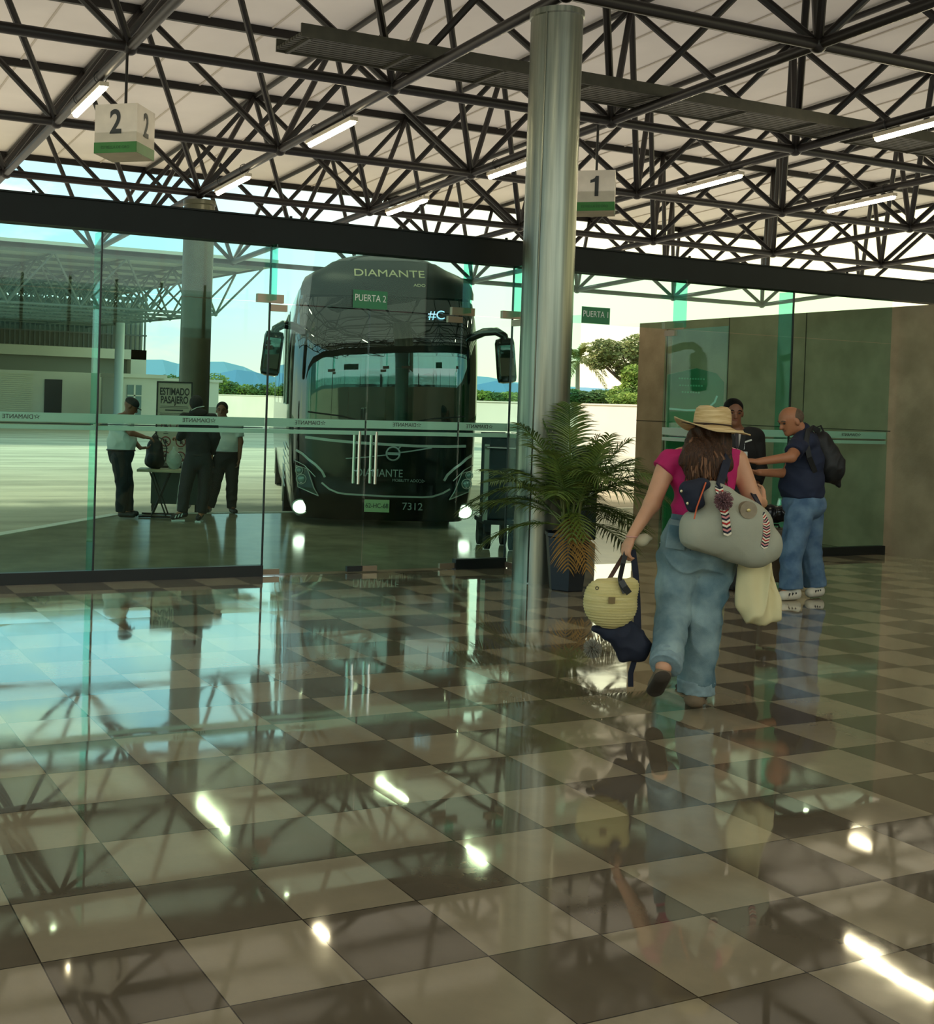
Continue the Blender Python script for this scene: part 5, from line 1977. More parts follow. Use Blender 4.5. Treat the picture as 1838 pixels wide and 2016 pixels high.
MB().ell(W(1292, 973, -.062), (0.008, 0.003, 0.012), Rp).build('tattoo', mat('ink', srgb(60, 42, 34), 0.6), woman)

# ---- grey weekender over her right shoulder
M_CANV = mat('grey_canvas', srgb(164, 164, 146), 0.85, noise=0.05, nscale=4, bump=0.15, bscale=300)
M_NV = mat('navy_canvas', srgb(20, 26, 44), 0.8, noise=0.15, nscale=10)
bc_ = W(1438, 1040, -.24)
wk = thing('weekender_bag', 'large grey canvas weekender bag with navy strap over the shoulder of the walking person', 'bag', tuple(bc_))
G = lambda u, v, dd=0.0: W(u, v, -.24 + dd)
pr = [('c', G(1372, 1040), G(1505, 1075), 0.085, 0.080, {'flat': (HF, 1.0), 'k': .05}), ('c', G(1400, 985), G(1490, 1030), 0.07, 0.06, {'k': .06}),
      ('c', G(1370, 1055), G(1480, 1085), 0.07, 0.075, {'k': .05}), ('c', G(1402, 962), G(1425, 975), 0.035, 0.04, {'k': .06}), ('e', G(1440, 1030), (0.19, 0.12, 0.14), {'k': .05}), ('c', G(1362, 1030), G(1364, 1062), 0.045, 0.035, {'k': .04}), ('c', G(1512, 1062), G(1518, 1088), 0.05, 0.035, {'k': .04}), ('c', G(1440, 1085), G(1488, 1098), 0.045, 0.035, {'k': .05})]
blob('bag_body', pr, 0.0075, M_CANV, wk, fold=folds(0.008, 12, 21))
blob('inner_flap', [('c', G(1352, 962, -.04), G(1386, 952, -.03), 0.035, 0.03, {'k': .03}), ('c', G(1356, 968, -.04), G(1362, 1000, -.05), 0.036, 0.026, {'k': .03}), ('c', G(1368, 962, -.04), G(1374, 990, -.06), 0.04, 0.03, {'k': .03})], 0.007, M_NV, wk, fold=folds(0.006, 25, 3))
MB().path([G(1389, 950, -.07), G(1381, 972, -.095), G(1371, 1000, -.10), G(1366, 1022, -.105)], 0.004, 6).build('orange_piping', mat('piping_orange', srgb(206, 92, 50), 0.6), wk)
MB().path([W(1436, 884, .06), W(1437, 882, -.02), W(1434, 892, -.09), W(1428, 915, -.155), W(1420, 942, -.20), G(1415, 958, -.055)], 0, flat=(HF, 0.045, 0.008)).build('shoulder_strap', M_NV, wk)
MB().path([W(1444, 884, .05), W(1452, 900, .11), W(1470, 950, .09), G(1492, 990, .06), G(1500, 1012, -.04)], 0, flat=(HF, 0.03, 0.007)).build('rear_strap', M_NV, wk)
# chevron ribbons: alternating colour bands
cols = [srgb(20, 26, 44), srgb(226, 214, 190), srgb(172, 34, 30), srgb(226, 214, 190), srgb(24, 26, 30), srgb(206, 132, 130)]
cm_ = [mat('chevron_%s' % n, c, 0.8) for n, c in zip(('navy', 'cream', 'red', 'ivory', 'black', 'rose'), cols)]


def ribbon(pts, width, parent, name='chevron_ribbon'):
    vs, fs, mi = [], [], []
    total = 26
    P_ = [Vector(p) for p in pts]
    def at(t):
        f = t * (len(P_) - 1)
        i = min(len(P_) - 2, int(f))
        return P_[i].lerp(P_[i + 1], f - i)
    for k in range(total + 1):
        t = k / total
        c = at(t)
        d = (at(min(1, t + .05)) - at(max(0, t - .05))).normalized()
        s = d.cross(HF).normalized() * width / 2
        vs += [c - s, c + d * 0.010, c + s]
    for k in range(total):
        a = k * 3
        fs += [[a, a + 1, a + 4, a + 3], [a + 1, a + 2, a + 5, a + 4]]
        mi += [k % 6, k % 6]
    nv = len(vs)
    vs += [v + HF * 0.006 for v in vs]
    fs += [[i + nv for i in f][::-1] for f in fs]
    mi += mi
    o = link_mesh(name, vs, fs, cm_, parent)
    o.data.polygons.foreach_set('material_index', mi[:len(o.data.polygons)])
    return o


ribbon([G(1415, 957, -.062), G(1419, 985, -.105), G(1428, 1015, -.135), G(1432, 1052, -.135)], 0.040, wk)
ribbon([G(1498, 1010, -.085), G(1508, 1030, -.10), G(1509, 1052, -.10), G(1504, 1077, -.098)], 0.036, wk)
tg = G(1471, 1004, -.108)
Rt = Matrix((HR, HF, UP)).transposed() @ Matrix.Rotation(0.25, 3, 'Z')
MB().tube(tg + HF * 0.02, tg - HF * 0.012 + HR * 0.002, 0.045, 28).build('round_leather_tag', mat('tag_suede', srgb(148, 134, 112), 0.8, noise=0.1, nscale=30), wk)
MB().ell(tg - HF * 0.016, (0.012, 0.003, 0.009), Rt).build('tag_emblem', mat('tag_gold', srgb(210, 190, 130), 0.4, metal=0.6), wk)
M_PLUM = mat('plum_pompom', srgb(92, 60, 66), 0.95, col2=srgb(150, 110, 112), nscale=60)
pm = G(1424, 986, -.165)
q = MB()
rr = random.Random(5)
for k in range(420):
    d = Vector((rr.gauss(0, 1), rr.gauss(0, 1), rr.gauss(0, 1))).normalized()
    q.tube(pm + d * 0.018, pm + d * (0.046 + rr.uniform(-.004, .004)) + Vector((rr.uniform(-.006, .006),) * 3), 0.0035, 4, 0.002, cap=True)
q.build('pompom', M_PLUM, wk)
for d_ in (-.018, .02):
    MB().path([G(1424, 972, -.15) + HR * d_ + (HR * math.cos(t) + UP * math.sin(t)) * 0.012 for t in np.linspace(0, 2 * PI, 13)], 0.002, 5).build('ring', M_CHROME, wk)
for u, v in ((1341, 967), (1353, 991)):
    MB().ell(G(u, v, -.085), (0.008, 0.005, 0.008)).build('snap_stud', mat('snap_brass', srgb(214, 206, 170), 0.3, metal=.8), wk)

# ---- cream cloth tote hanging behind the weekender
M_CREAM = mat('cream_cotton', srgb(214, 202, 156), 0.85, noise=0.05, nscale=5)
tt = thing('tote_bag', 'long cream cotton tote bag hanging below the grey weekender', 'bag', tuple(W(1487, 1160, -.1)))
T_ = lambda u, v, dd=0.0: W(u, v, -.08 + dd)
blob('bag_body', [('c', T_(1478, 1085), T_(1484, 1190), 0.065, 0.095, {'flat': (HF, .5), 'k': .04}), ('c', T_(1505, 1085), T_(1512, 1200), 0.05, 0.055, {'flat': (HF, .6), 'k': .04}), ('c', T_(1465, 1120), T_(1468, 1185), 0.045, 0.05, {'flat': (HF, .6), 'k': .04}),
                  ('c', T_(1488, 1205), T_(1520, 1214), 0.03, 0.022, {'k': .04})], 0.008, M_CREAM, tt, fold=folds(0.022, 22, 31, (1.4, 1, .25)))
MB().path([T_(1490, 1085), T_(1492, 1050, .05), W(1496, 1000, .16), W(1500, 985, .2)], 0, flat=(HF, 0.03, 0.006)).build('handle', M_CREAM, tt)

# ---- straw purse and navy rucksack in her left hand
hl_ = W(1237, 1082, -.07)
sp = thing('straw_purse', 'round pale yellow straw purse with black leather straps carried low in the left hand', 'bag', tuple(W(1201, 1187, -.12)))
M_STRAW2 = mat('pale_straw', srgb(206, 190, 124), 0.8, col2=srgb(222, 208, 148), nscale=4, stretch=(1, 1, 18), bump=0.5, bscale=40)
Q = lambda u, v, dd=0.0: W(u, v, -.14 + dd)
rings = lambda v: 0.0022 * np.sin(v[:, 2] * 420)
blob('purse_body', [('e', Q(1201, 1190), (0.142, 0.085, 0.128), {'k': .04}), ('c', Q(1180, 1165), Q(1240, 1155), 0.055, 0.04, {'k': .06}), ('c', Q(1235, 1160), Q(1246, 1148), 0.03, 0.016, {'k': .04})], 0.006, M_STRAW2, sp, fold=rings)
M_LEA = mat('black_leather', srgb(22, 24, 24), 0.45)
MB().path([Q(1230, 1168, -.088), Q(1222, 1150, -.078), Q(1220, 1138, -.05), W(1226, 1110, -.11), hl_ + HR * -.01], 0, flat=(HF, 0.024, 0.006)).build('front_strap', M_LEA, sp)
MB().path([Q(1198, 1142, .05), W(1214, 1115, -.05), hl_ + HR * .0 + HF * .02], 0, flat=(HF, 0.022, 0.006)).build('rear_strap', mat('brown_leather', srgb(78, 46, 32), 0.5), sp)
MB().path([Q(1222, 1143, -.085), Q(1229, 1155, -.093), Q(1238, 1168, -.088)], 0, flat=(HF, 0.032, 0.007)).build('strap_tab', M_LEA, sp)
MB().box(Q(1204, 1182, -.093), (0.034, 0.006, 0.034), Matrix((HR, HF, UP)).transposed()).build('leather_label', mat('label_brown', srgb(120, 100, 62), 0.7), sp)
MB().path([Q(1175, 1158, -.062) + (HR * math.cos(t) + UP * math.sin(t)) * 0.008 for t in np.linspace(0, 2 * PI, 13)], 0.002, 5).build('eyelet', M_LEA, sp)

rs = thing('rucksack', 'small navy rucksack hanging below the straw purse', 'backpack', tuple(W(1230, 1265, -.1)))
K_ = lambda u, v, dd=0.0: W(u, v, -.10 + dd)
blob('bag_body', [('c', K_(1213, 1240), K_(1246, 1276), 0.07, 0.078, {'flat': (HF, .7), 'k': .05}), ('c', K_(1240, 1235), K_(1258, 1270), 0.035, 0.05, {'flat': (HF, .7), 'k': .05}), ('c', K_(1172, 1238), K_(1200, 1246), 0.018, 0.035, {'k': .03}), ('c', K_(1230, 1292), K_(1246, 1290), 0.03, 0.03, {'k': .04})], 0.007, M_NV, rs, fold=folds(0.009, 22, 17))
MB().path([K_(1250, 1285), K_(1247, 1305), K_(1241, 1325), K_(1241, 1352)], 0, flat=(HF, 0.028, 0.007)).build('hanging_strap', M_NV, rs)
MB().path([K_(1252, 1240, .03), K_(1254, 1190, .06), W(1251, 1130, -.06), hl_ + HR * .02], 0, flat=(HF, 0.03, 0.007)).build('shoulder_strap', M_NV, rs)
MB().path([K_(1258, 1240, .05), K_(1256, 1180, .08), W(1252, 1120, -.04), hl_ + HR * .03 + HF * .01], 0, flat=(HF, 0.022, 0.006)).build('shoulder_strap', M_NV, rs)
q = MB()
pm = K_(1166, 1277, -.06)
for k in range(360):
    d = Vector((rr.gauss(0, 1), rr.gauss(0, 1), rr.gauss(0, 1))).normalized()
    q.tube(pm + d * 0.02, pm + d * (0.049 + rr.uniform(-.003, .003)) + Vector((rr.uniform(-.006, .006),) * 3), 0.0035, 4, 0.0015)
q.build('fur_pompom', mat('grey_fur', srgb(134, 130, 116), 0.95), rs)
MB().path([K_(1180, 1250, -.05), K_(1174, 1262, -.06), pm], 0.002, 5).build('pompom_cord', mat('cord_gold', srgb(190, 150, 70), 0.5), rs)
cp = thing('folded_cap', 'cream folded cap carried in the left hand of the walking person', 'hat', tuple(W(1266, 1064, -.02)))
blob('cap_crown', [('e', W(1262, 1064, -.02), (0.042, 0.03, 0.034)), ('c', W(1272, 1058, -.02), W(1282, 1060, -.02), 0.02, 0.008, {'k': .02})], 0.006, mat('cap_cream', srgb(206, 198, 168), 0.8), cp)

# ================================================================== the man in the navy polo
DM = 10.5
Mn = lambda u, v, dd=0.0: P(u, v, DM + dd)
fm = PZ(1575, 1176)
man = thing('person', 'person in navy polo and blue jeans with black backpack, looking down at their hands', 'person', (fm.x, fm.y, 0))
hm = Mn(1557, 828)
pr = []
r_, f_, u_ = head(pr, hm, 1.08, -PI / 2 - 0.15, -0.38)
sh1, el1, wr1 = Mn(1578, 868, -.12), Mn(1556, 900, -.30), Mn(1492, 909, -.34)
sh2, el2, wr2 = Mn(1585, 868, .12), Mn(1548, 932, .02), Mn(1494, 930, -.18)
pr += [('c', hm - UP * .06 + HR * .06, Mn(1590, 862), 0.062, 0.07, {'k': .03}),
       ('c', Mn(1586, 870, -.12), Mn(1590, 870, .12), 0.075, 0.075, {'k': .04}), ('e', Mn(1583, 905), (0.135, 0.175, 0.18), {'k': .05}), ('e', Mn(1576, 955), (0.165, 0.165, 0.16), {'k': .05}), ('e', Mn(1580, 1000), (0.115, 0.145, 0.10), {'k': .05}),
       ('c', sh1, el1, 0.058, 0.047, {'k': .03}), ('c', el1, wr1, 0.045, 0.03), ('c', sh2, el2, 0.058, 0.047, {'k': .03}), ('c', el2, wr2, 0.045, 0.03),
       ('c', Mn(1572, 1010, -.09), Mn(1556, 1085, -.1), 0.09, 0.065, {'k': .03}), ('c', Mn(1556, 1085, -.1), Mn(1560, 1162, -.07), 0.06, 0.042),
       ('c', Mn(1590, 1010, .09), Mn(1594, 1085, .1), 0.09, 0.065, {'k': .03}), ('c', Mn(1594, 1085, .1), Mn(1606, 1160, .12), 0.06, 0.042),
       ('c', Mn(1562, 1166, -.07), Mn(1542, 1168, -.12), 0.035, 0.032), ('c', Mn(1608, 1162, .1), Mn(1595, 1164, .05), 0.035, 0.03)]
hand(pr, wr1, HR * -1 + UP * .1, -UP + HF * .3, HF * .4 + UP, 1.0, 0.55)
hand(pr, wr2, HR * -1 + UP * .02, UP, HF * -1, 1.0, 0.5)
mb = blob('body', pr, 0.0075, M_SKIN_M, man)
face(man, hm, 1.08, r_, f_, u_, mat('grey_brow', srgb(90, 76, 66), 0.8))
M_GREYH = mat('cropped_hair', srgb(96, 78, 62), 0.8, noise=0.2, nscale=30)
blob('hair', [('e', hm + u_ * 0.022 - f_ * 0.030, (0.086, 0.088, 0.080), {'B': np.array([list(r_), list(f_), list(u_)], dtype=np.float32)}), ('p', hm + u_ * .035 + f_ * .055, f_ * .8 - u_ * .6)], 0.007, M_GREYH, man)
pr = [('c', Mn(1586, 868, -.12), Mn(1590, 868, .12), 0.088, 0.088, {'k': .04}), ('e', Mn(1583, 905), (0.150, 0.19, 0.19), {'k': .05}), ('e', Mn(1576, 950), (0.182, 0.185, 0.17), {'k': .05}), ('c', Mn(1580, 950), Mn(1580, 978), 0.172, 0.172, {'cut': 'b', 'flat': (HR, .98), 'k': .04}),
      ('c', sh1, sh1.lerp(el1, .72), 0.078, 0.078, {'cut': 'b', 'k': .03}), ('c', sh2, sh2.lerp(el2, .6), 0.078, 0.076, {'cut': 'b', 'k': .03}), ('c', Mn(1582, 852), Mn(1592, 846), 0.07, 0.075, {'cut': 'b', 'k': .02}), ('p', Mn(1580, 981), -UP)]
blob('polo_shirt', pr, 0.0085, M_POLO, man, fold=folds(0.010, 16, 41))
pr = [('e', Mn(1582, 992), (0.172, 0.19, 0.14), {'k': .05}), ('c', Mn(1574, 1010, -.09), Mn(1558, 1085, -.1), 0.112, 0.092, {'k': .02}), ('c', Mn(1558, 1085, -.1), Mn(1557, 1158, -.08), 0.09, 0.092, {'cut': 'b', 'k': .02}),
      ('c', Mn(1592, 1010, .09), Mn(1594, 1085, .1), 0.112, 0.09, {'k': .02}), ('c', Mn(1594, 1085, .1), Mn(1605, 1154, .12), 0.088, 0.088, {'cut': 'b', 'k': .02}), ('p', Mn(1582, 968), UP)]
blob('jeans', pr, 0.0085, M_DENIM2, man, fold=folds(0.012, 16, 43))
M_SNK = mat('white_leather_shoe', srgb(214, 208, 190), 0.5)
for a_, b_, w_, nm_ in (((1565, 1170, -.08), (1540, 1173, -.14), .043, ''), ((1611, 1164, .1), (1594, 1167, .04), .043, '')):
    a_, b_ = Mn(*a_), Mn(*b_)
    zf = -UP
    sh_ = blob('trainer', [('c', a_, b_, w_ + .006, w_, {'k': .02}), ('c', a_ + UP * .02, a_ + UP * .05, w_, w_ * .9, {'k': .02}), ('p', Vector((a_.x, a_.y, 0.004)), -UP)], 0.006, M_SNK, man)
    d_ = (b_ - a_).normalized()
    for s_ in (0.2, .45, .7):
        c_ = a_.lerp(b_, s_) - HF * (w_ + .002) + UP * .004
        MB().box(c_, (0.011, 0.006, 0.05), Matrix((HR, HF, UP)).transposed() @ Matrix.Rotation(.5, 3, 'Y')).build('stripe', M_BLACK, sh_)
# black backpack on his back
bpk = thing('backpack', 'black nylon backpack worn by the person in the navy polo', 'backpack', tuple(Mn(1628, 900)))
blob('bag_body', [('c', Mn(1615, 868), Mn(1632, 915), 0.085, 0.115, {'k': .05, 'flat': (HF, 1.0)}), ('c', Mn(1632, 915), Mn(1636, 930), 0.115, 0.095, {'k': .05}), ('c', Mn(1640, 890, -.05), Mn(1650, 925, -.05), 0.04, 0.055, {'k': .04}), ('c', Mn(1645, 945), Mn(1652, 958), 0.03, 0.012, {'k': .03})], 0.009, M_BLK, bpk, fold=folds(0.010, 20, 51))
MB().path([Mn(1612, 850, -.1), Mn(1600, 842, -.13), Mn(1590, 848, -.19), Mn(1586, 870, -.225), Mn(1592, 900, -.23), Mn(1604, 930, -.17)], 0, flat=(HF, 0.045, 0.012)).build('shoulder_strap', M_BLK, bpk)
MB().path([Mn(1604, 855, .0), Mn(1606, 842, .0), Mn(1615, 838, .0), Mn(1622, 852, .0)], 0.008, 8).build('top_handle', M_BLK, bpk)

# ================================================================== ticket inspector in a dark suit
DA = 10.9
An = lambda u, v, dd=0.0: P(u, v, DA + dd)
fa = P(1470, 1165, DA)
ag = thing('person', 'person in dark suit with white shirt and hanging badge checking tickets', 'person', (fa.x, fa.y, 0))
ha = An(1443, 812)
pr = []
r_, f_, u_ = head(pr, ha, 1.06, PI + 0.15, -0.12)
pr += [('c', ha - UP * .08, An(1450, 850), 0.056, 0.065, {'k': .03}), ('c', An(1420, 862), An(1484, 858), 0.07, 0.07, {'k': .04}), ('e', An(1454, 900), (0.165, 0.11, 0.19), {'k': .05}), ('e', An(1458, 965), (0.15, 0.11, 0.17), {'k': .05}),
       ('c', An(1488, 866), An(1498, 922, -.03), 0.055, 0.045), ('c', An(1498, 922, -.03), An(1488, 954, -.12), 0.042, 0.03), ('c', An(1418, 868), An(1412, 922, -.05), 0.055, 0.045), ('c', An(1412, 922, -.05), An(1450, 930, -.28), 0.042, 0.03),
       ('c', An(1446, 1010), An(1446, 1090), 0.085, 0.06), ('c', An(1446, 1090), An(1446, 1158), 0.06, 0.04), ('c', An(1474, 1010), An(1476, 1090), 0.085, 0.06), ('c', An(1476, 1090), An(1478, 1158), 0.06, 0.04)]
hand(pr, An(1488, 954, -.12), -UP + HR * -.1, HR * -1, -HF, 1.0, 0.45)
hand(pr, An(1450, 930, -.28), HR * .6 + UP * .1 - HF * .5, -UP, HF, 1.0, 0.5)
blob('body', pr, 0.008, M_SKIN_D, ag)
face(ag, ha, 1.06, r_, f_, u_)
Bq = np.array([list(r_), list(f_), list(u_)], dtype=np.float32)
blob('hair', [('e', ha + u_ * 0.045 - f_ * 0.012, (0.086, 0.100, 0.086), {'B': Bq}), ('p', ha + u_ * .03 + f_ * .06, f_ * .75 - u_ * .65)], 0.007, M_HAIRB, ag)
M_SUIT = mat('charcoal_suit', srgb(30, 30, 30), 0.8, noise=0.15, nscale=8)
pr = [('c', An(1420, 862), An(1484, 858), 0.084, 0.084, {'k': .04}), ('e', An(1454, 900), (0.18, 0.125, 0.20), {'k': .05}), ('e', An(1458, 960), (0.17, 0.125, 0.18), {'k': .05}), ('c', An(1458, 960), An(1458, 1005), 0.172, 0.18, {'flat': (HF, .75), 'cut': 'b', 'k': .03}),
      ('c', An(1488, 866), An(1498, 922, -.03), 0.072, 0.060, {'k': .02}), ('c', An(1498, 922, -.03), An(1489, 950, -.11), 0.058, 0.050, {'cut': 'b', 'k': .02}), ('c', An(1418, 868), An(1412, 922, -.05), 0.072, 0.06, {'k': .02}), ('c', An(1412, 922, -.05), An(1446, 929, -.26), 0.058, 0.05, {'cut': 'b', 'k': .02}),
      ('p', An(1450, 838), UP)]
blob('suit_jacket', pr, 0.009, M_SUIT, ag, fold=folds(0.007, 14, 61))
blob('trousers', [('c', An(1446, 1000), An(1446, 1085), 0.098, 0.082), ('c', An(1446, 1085), An(1446, 1160), 0.08, 0.075, {'cut': 'b'}), ('c', An(1474, 1000), An(1476, 1085), 0.098, 0.082), ('c', An(1476, 1085), An(1478, 1160), 0.08, 0.075, {'cut': 'b'})], 0.010, M_SUIT, ag)
for u in (1446, 1478):
    c_ = An(u, 1162)
    c_.z = 0.04
    blob('shoe', [('c', c_, c_ - HF * .16, 0.045, 0.042, {'flat': (UP, .8)}), ('p', Vector((c_.x, c_.y, 0.003)), -UP)], 0.008, M_BLACK, ag)
q = MB()
q.prism([An(1440, 850, -.155), An(1462, 850, -.155), An(1455, 905, -.185), An(1441, 905, -.185)], HF * .04)
q.build('shirt_front', mat('white_shirt', srgb(220, 214, 204), 0.7), ag)
MB().path([An(1450, 852, -.165), An(1450, 880, -.18), An(1449, 905, -.19)], 0, flat=(HF, 0.03, 0.01)).build('tie', mat('tie_dark', srgb(40, 30, 34), 0.6), ag)
for a_, b_ in (((1440, 850), (1450, 905)), ((1464, 850), (1452, 905))):
    MB().path([An(a_[0], a_[1], -.16), An((a_[0] + b_[0]) / 2 + (2 if a_[0] > 1450 else -2), 878, -.185), An(b_[0], b_[1], -.19)], 0, flat=(HF, 0.04, 0.012)).build('lapel', M_SUIT, ag)
MB().path([An(1462, 871, -.175), An(1470, 869, -.17), An(1479, 866, -.16)], 0, flat=(HF, 0.014, 0.005)).build('pocket_trim', M_WHITE, ag)
MB().path([An(1465, 872, -.18), An(1464, 885, -.19)], 0.004, 6).build('badge_clip', M_CHROME, ag)
MB().box(An(1465, 894, -.19), (0.055, 0.006, 0.045), Matrix((HR, HF, UP)).transposed(), bev=0.004).build('badge', M_WHITE, ag)

# cream bag standing on the floor between them, black bag behind
c_ = P(1566, 1172, 11.0)
c_.z = 0
cbg = thing('shopping_bag', 'tall cream cloth bag standing on the floor behind the legs of the person in jeans', 'bag', tuple(c_))
blob('bag_body', [('c', c_ + UP * .06, c_ + UP * .36, 0.12, 0.10, {'flat': (HF, .6), 'k': .03}), ('c', c_ + UP * .30 + HR * .03, c_ + UP * .42 + HR * .02, 0.09, 0.06, {'flat': (HF, .5), 'k': .04}), ('p', c_ + UP * .003, -UP)], 0.009, mat('bag_ecru', srgb(196, 178, 138), 0.85), cbg, fold=folds(0.014, 14, 71, (1, 1, .4)))
MB().path([c_ + UP * .44 - HR * .03, c_ + UP * .52, c_ + UP * .44 + HR * .05], 0.008, 6).build('handle', MATS['bag_ecru'], cbg)
c_ = P(1516, 1172, 11.2)
c_.z = 0
bb = thing('suitcase', 'brown suitcase standing behind the cream tote beside the person in jeans', 'suitcase', tuple(c_))
MB().box(c_ + UP * .30, (0.28, 0.22, 0.50), Rg, bev=0.03).build('shell', mat('case_brown', srgb(92, 78, 60), 0.6, noise=.1), bb)
for s_ in (-.1, .1):
    MB().tube(c_ + HR * (s_ - .015) + UP * .032, c_ + HR * (s_ + .015) + UP * .032, 0.03, 14).build('castor', M_BLACK, bb)
MB().path([c_ + UP * .545 - HR * .06, c_ + UP * .58 - HR * .05, c_ + UP * .58 + HR * .05, c_ + UP * .545 + HR * .06], 0.01, 6).build('handle', M_BLACK, bb)
c2_ = c_ + UP * .60
hb = thing('holdall', 'black shiny holdall resting on top of the brown suitcase', 'bag', tuple(c2_))
blob('bag_body', [('c', c2_ + UP * .08 - HR * .06, c2_ + UP * .09 + HR * .08, 0.085, 0.08), ('p', c2_, -UP)], 0.009, mat('black_shiny', srgb(14, 16, 18), 0.25), hb, fold=folds(0.012, 20, 77))

# ================================================================== guards and traveller outside
M_SHIRTW = mat('uniform_white', srgb(196, 206, 196), 0.75, noise=0.05, nscale=6)
M_TROU = mat('uniform_black', srgb(22, 24, 26), 0.8, noise=0.15)


def figure(root, J, shirt, trousers, skin, s, yaw, tilt=0.0, h=0.010, seed=1, belly=0.0, long_sleeve=False, shirt_hem=True):
    """J: joints as world points"""
    pr = []
    r, f, u = head(pr, J['head'], s, yaw, tilt)
    chest, waist, hip = J['chest'], J['waist'], J['hip']
    pr += [('c', J['head'] - UP * .07 * s, J['neck'], 0.052, 0.06, {'k': .03}), ('c', J['shl'], J['shr'], 0.06, 0.06, {'k': .04}), ('e', chest, (0.15, 0.10, 0.16), {'k': .05}), ('e', waist, (0.135 + belly, 0.10 + belly, 0.14), {'k': .05}), ('e', hip, (0.15, 0.11, 0.12), {'k': .05})]
    for a in 'lr':
        pr += [('c', J['sh' + a], J['el' + a], 0.05, 0.042, {'k': .025}), ('c', J['el' + a], J['wr' + a], 0.039, 0.027, {'k': .02}),
               ('c', J['hp' + a], J['kn' + a], 0.085, 0.058, {'k': .03}), ('c', J['kn' + a], J['an' + a], 0.055, 0.038, {'k': .02}), ('c', J['an' + a], J['to' + a], 0.034, 0.03, {'k': .02})]
        hand(pr, J['wr' + a], J['hd' + a], J.get('hn' + a, -HR if a == 'r' else HR), J.get('ht' + a, HF), 1.0, 0.5)
    blob('body', pr, h * .85, skin, root)
    pr = [('c', J['shl'], J['shr'], 0.075, 0.075, {'k': .04}), ('e', chest, (0.168, 0.115, 0.17), {'k': .05}), ('e', waist, (0.155 + belly, 0.118 + belly, 0.16), {'k': .05}), ('c', waist, J['hem'] - UP * .02, 0.15 + belly * .8, 0.158 + belly * .5, {'flat': (HF, .8), 'k': .03}), ('p', J['hem'], -UP), ('p', J['neck'] + UP * .01, UP)]
    for a in 'lr':
        pr.insert(0, ('c', J['sh' + a], J['sh' + a].lerp(J['el' + a], 1.0 if long_sleeve else .72), 0.068, 0.064, {'cut': 'b', 'k': .025}))
        if long_sleeve:
            pr.insert(0, ('c', J['el' + a], J['el' + a].lerp(J['wr' + a], .95 if long_sleeve != 'half' else .4), 0.055, 0.042, {'cut': 'b', 'k': .02}))
    blob('shirt', pr, h, shirt, root, fold=folds(0.008, 18, seed))
    pr = [('e', hip, (0.168, 0.128, 0.13), {'k': .05}), ('c', J['hem'] + UP * .05, hip - UP * .03, 0.15, 0.16, {'flat': (HF, .8), 'k': .03})]
    for a in 'lr':
        pr += [('c', J['hp' + a], J['kn' + a], 0.102, 0.08, {'k': .02}), ('c', J['kn' + a], J['an' + a], 0.078, 0.072, {'cut': 'b', 'k': .02})]
    pr += [('p', J['hem'] + UP * .04, UP)]
    tr = blob('trousers', pr, h, trousers, root, fold=folds(0.009, 14, seed + 3))
    MB().path([J['hem'] + (HR * math.cos(t) * (.160 + belly * .6) + HF * math.sin(t) * (.122 + belly * .5)) for t in np.linspace(0, 2 * PI, 25)], 0.012, 6).build('belt', M_BLACK, root)
    return r, f, u, tr


def shoes(root, pts, m_, s=0.042, stripe=None):
    for a, b_ in pts:
        zz = min(a.z, b_.z) - s
        o = blob('shoe', [('c', a, b_, s, s * .85, {'k': .02}), ('p', Vector((a.x, a.y, 0.003)), -UP)], 0.008, m_, root)
        if stripe:
            for t in (.25, .5, .75):
                c = a.lerp(b_, t) - HF * (s * .9)
                MB().box(c, (0.012, 0.01, 0.045), Rg @ Matrix.Rotation(.4, 3, 'Y')).build('stripe', stripe, o)
            q = MB().path([Vector((a.x, a.y, 0.012)) , Vector((b_.x, b_.y, 0.012)) + (b_ - a).normalized() * s * .4], 0, flat=(UP, s * 1.9, 0.02))
            q.build('sole', M_WHITE, o)


def hairless_cap(root, c, r, f, u, s, m_):
    Bq = np.array([list(r), list(f), list(u)], dtype=np.float32)
    blob('hair', [('e', c + u * 0.040 * s - f * 0.014 * s, (0.083 * s, 0.098 * s, 0.085 * s), {'B': Bq}), ('p', c + u * .03 * s + f * .055 * s, f * .75 - u * .65)], 0.009, m_, root)


# guard bending over the table (seen from the side, facing right)
D1 = 15.5
A = lambda u, v, dd=0.0: P(u, v, D1 + dd)
f1_ = A(245, 1018)
g1 = thing('person', 'guard in white shirt bending over a backpack on the table, furthest left', 'person', (f1_.x, f1_.y, 0))
J = dict(head=A(257, 799), neck=A(246, 822), chest=A(238, 838), waist=A(240, 868), hip=A(238, 892), hem=A(238, 886), shl=A(238, 828, -.12), shr=A(240, 828, .12),
         ell=A(258, 852, -.20), wrl=A(283, 860, -.16), hdl=HR * 1 - UP * .15, hnl=-UP, htl=HF, elr=A(258, 862, .16), wrr=A(276, 882, .06), hdr=HR + UP * .05, hnr=UP, htr=-HF,
         hpl=A(234, 900, -.08), hpr=A(244, 900, .08), knl=A(240, 955, -.08), knr=A(250, 955, .08), anl=A(238, 1008, -.08), anr=A(252, 1006, .08), tol=A(252, 1012, -.10), tor=A(266, 1010, .06))
r, f, u, tr = figure(g1, J, M_SHIRTW, M_TROU, M_SKIN_D, 1.02, PI / 2 - .1, -.5, seed=81, belly=.035)
shoes(g1, [(A(238, 1012, -.08), A(262, 1014, -.12)), (A(252, 1010, .08), A(268, 1011, .05))], M_BLACK)
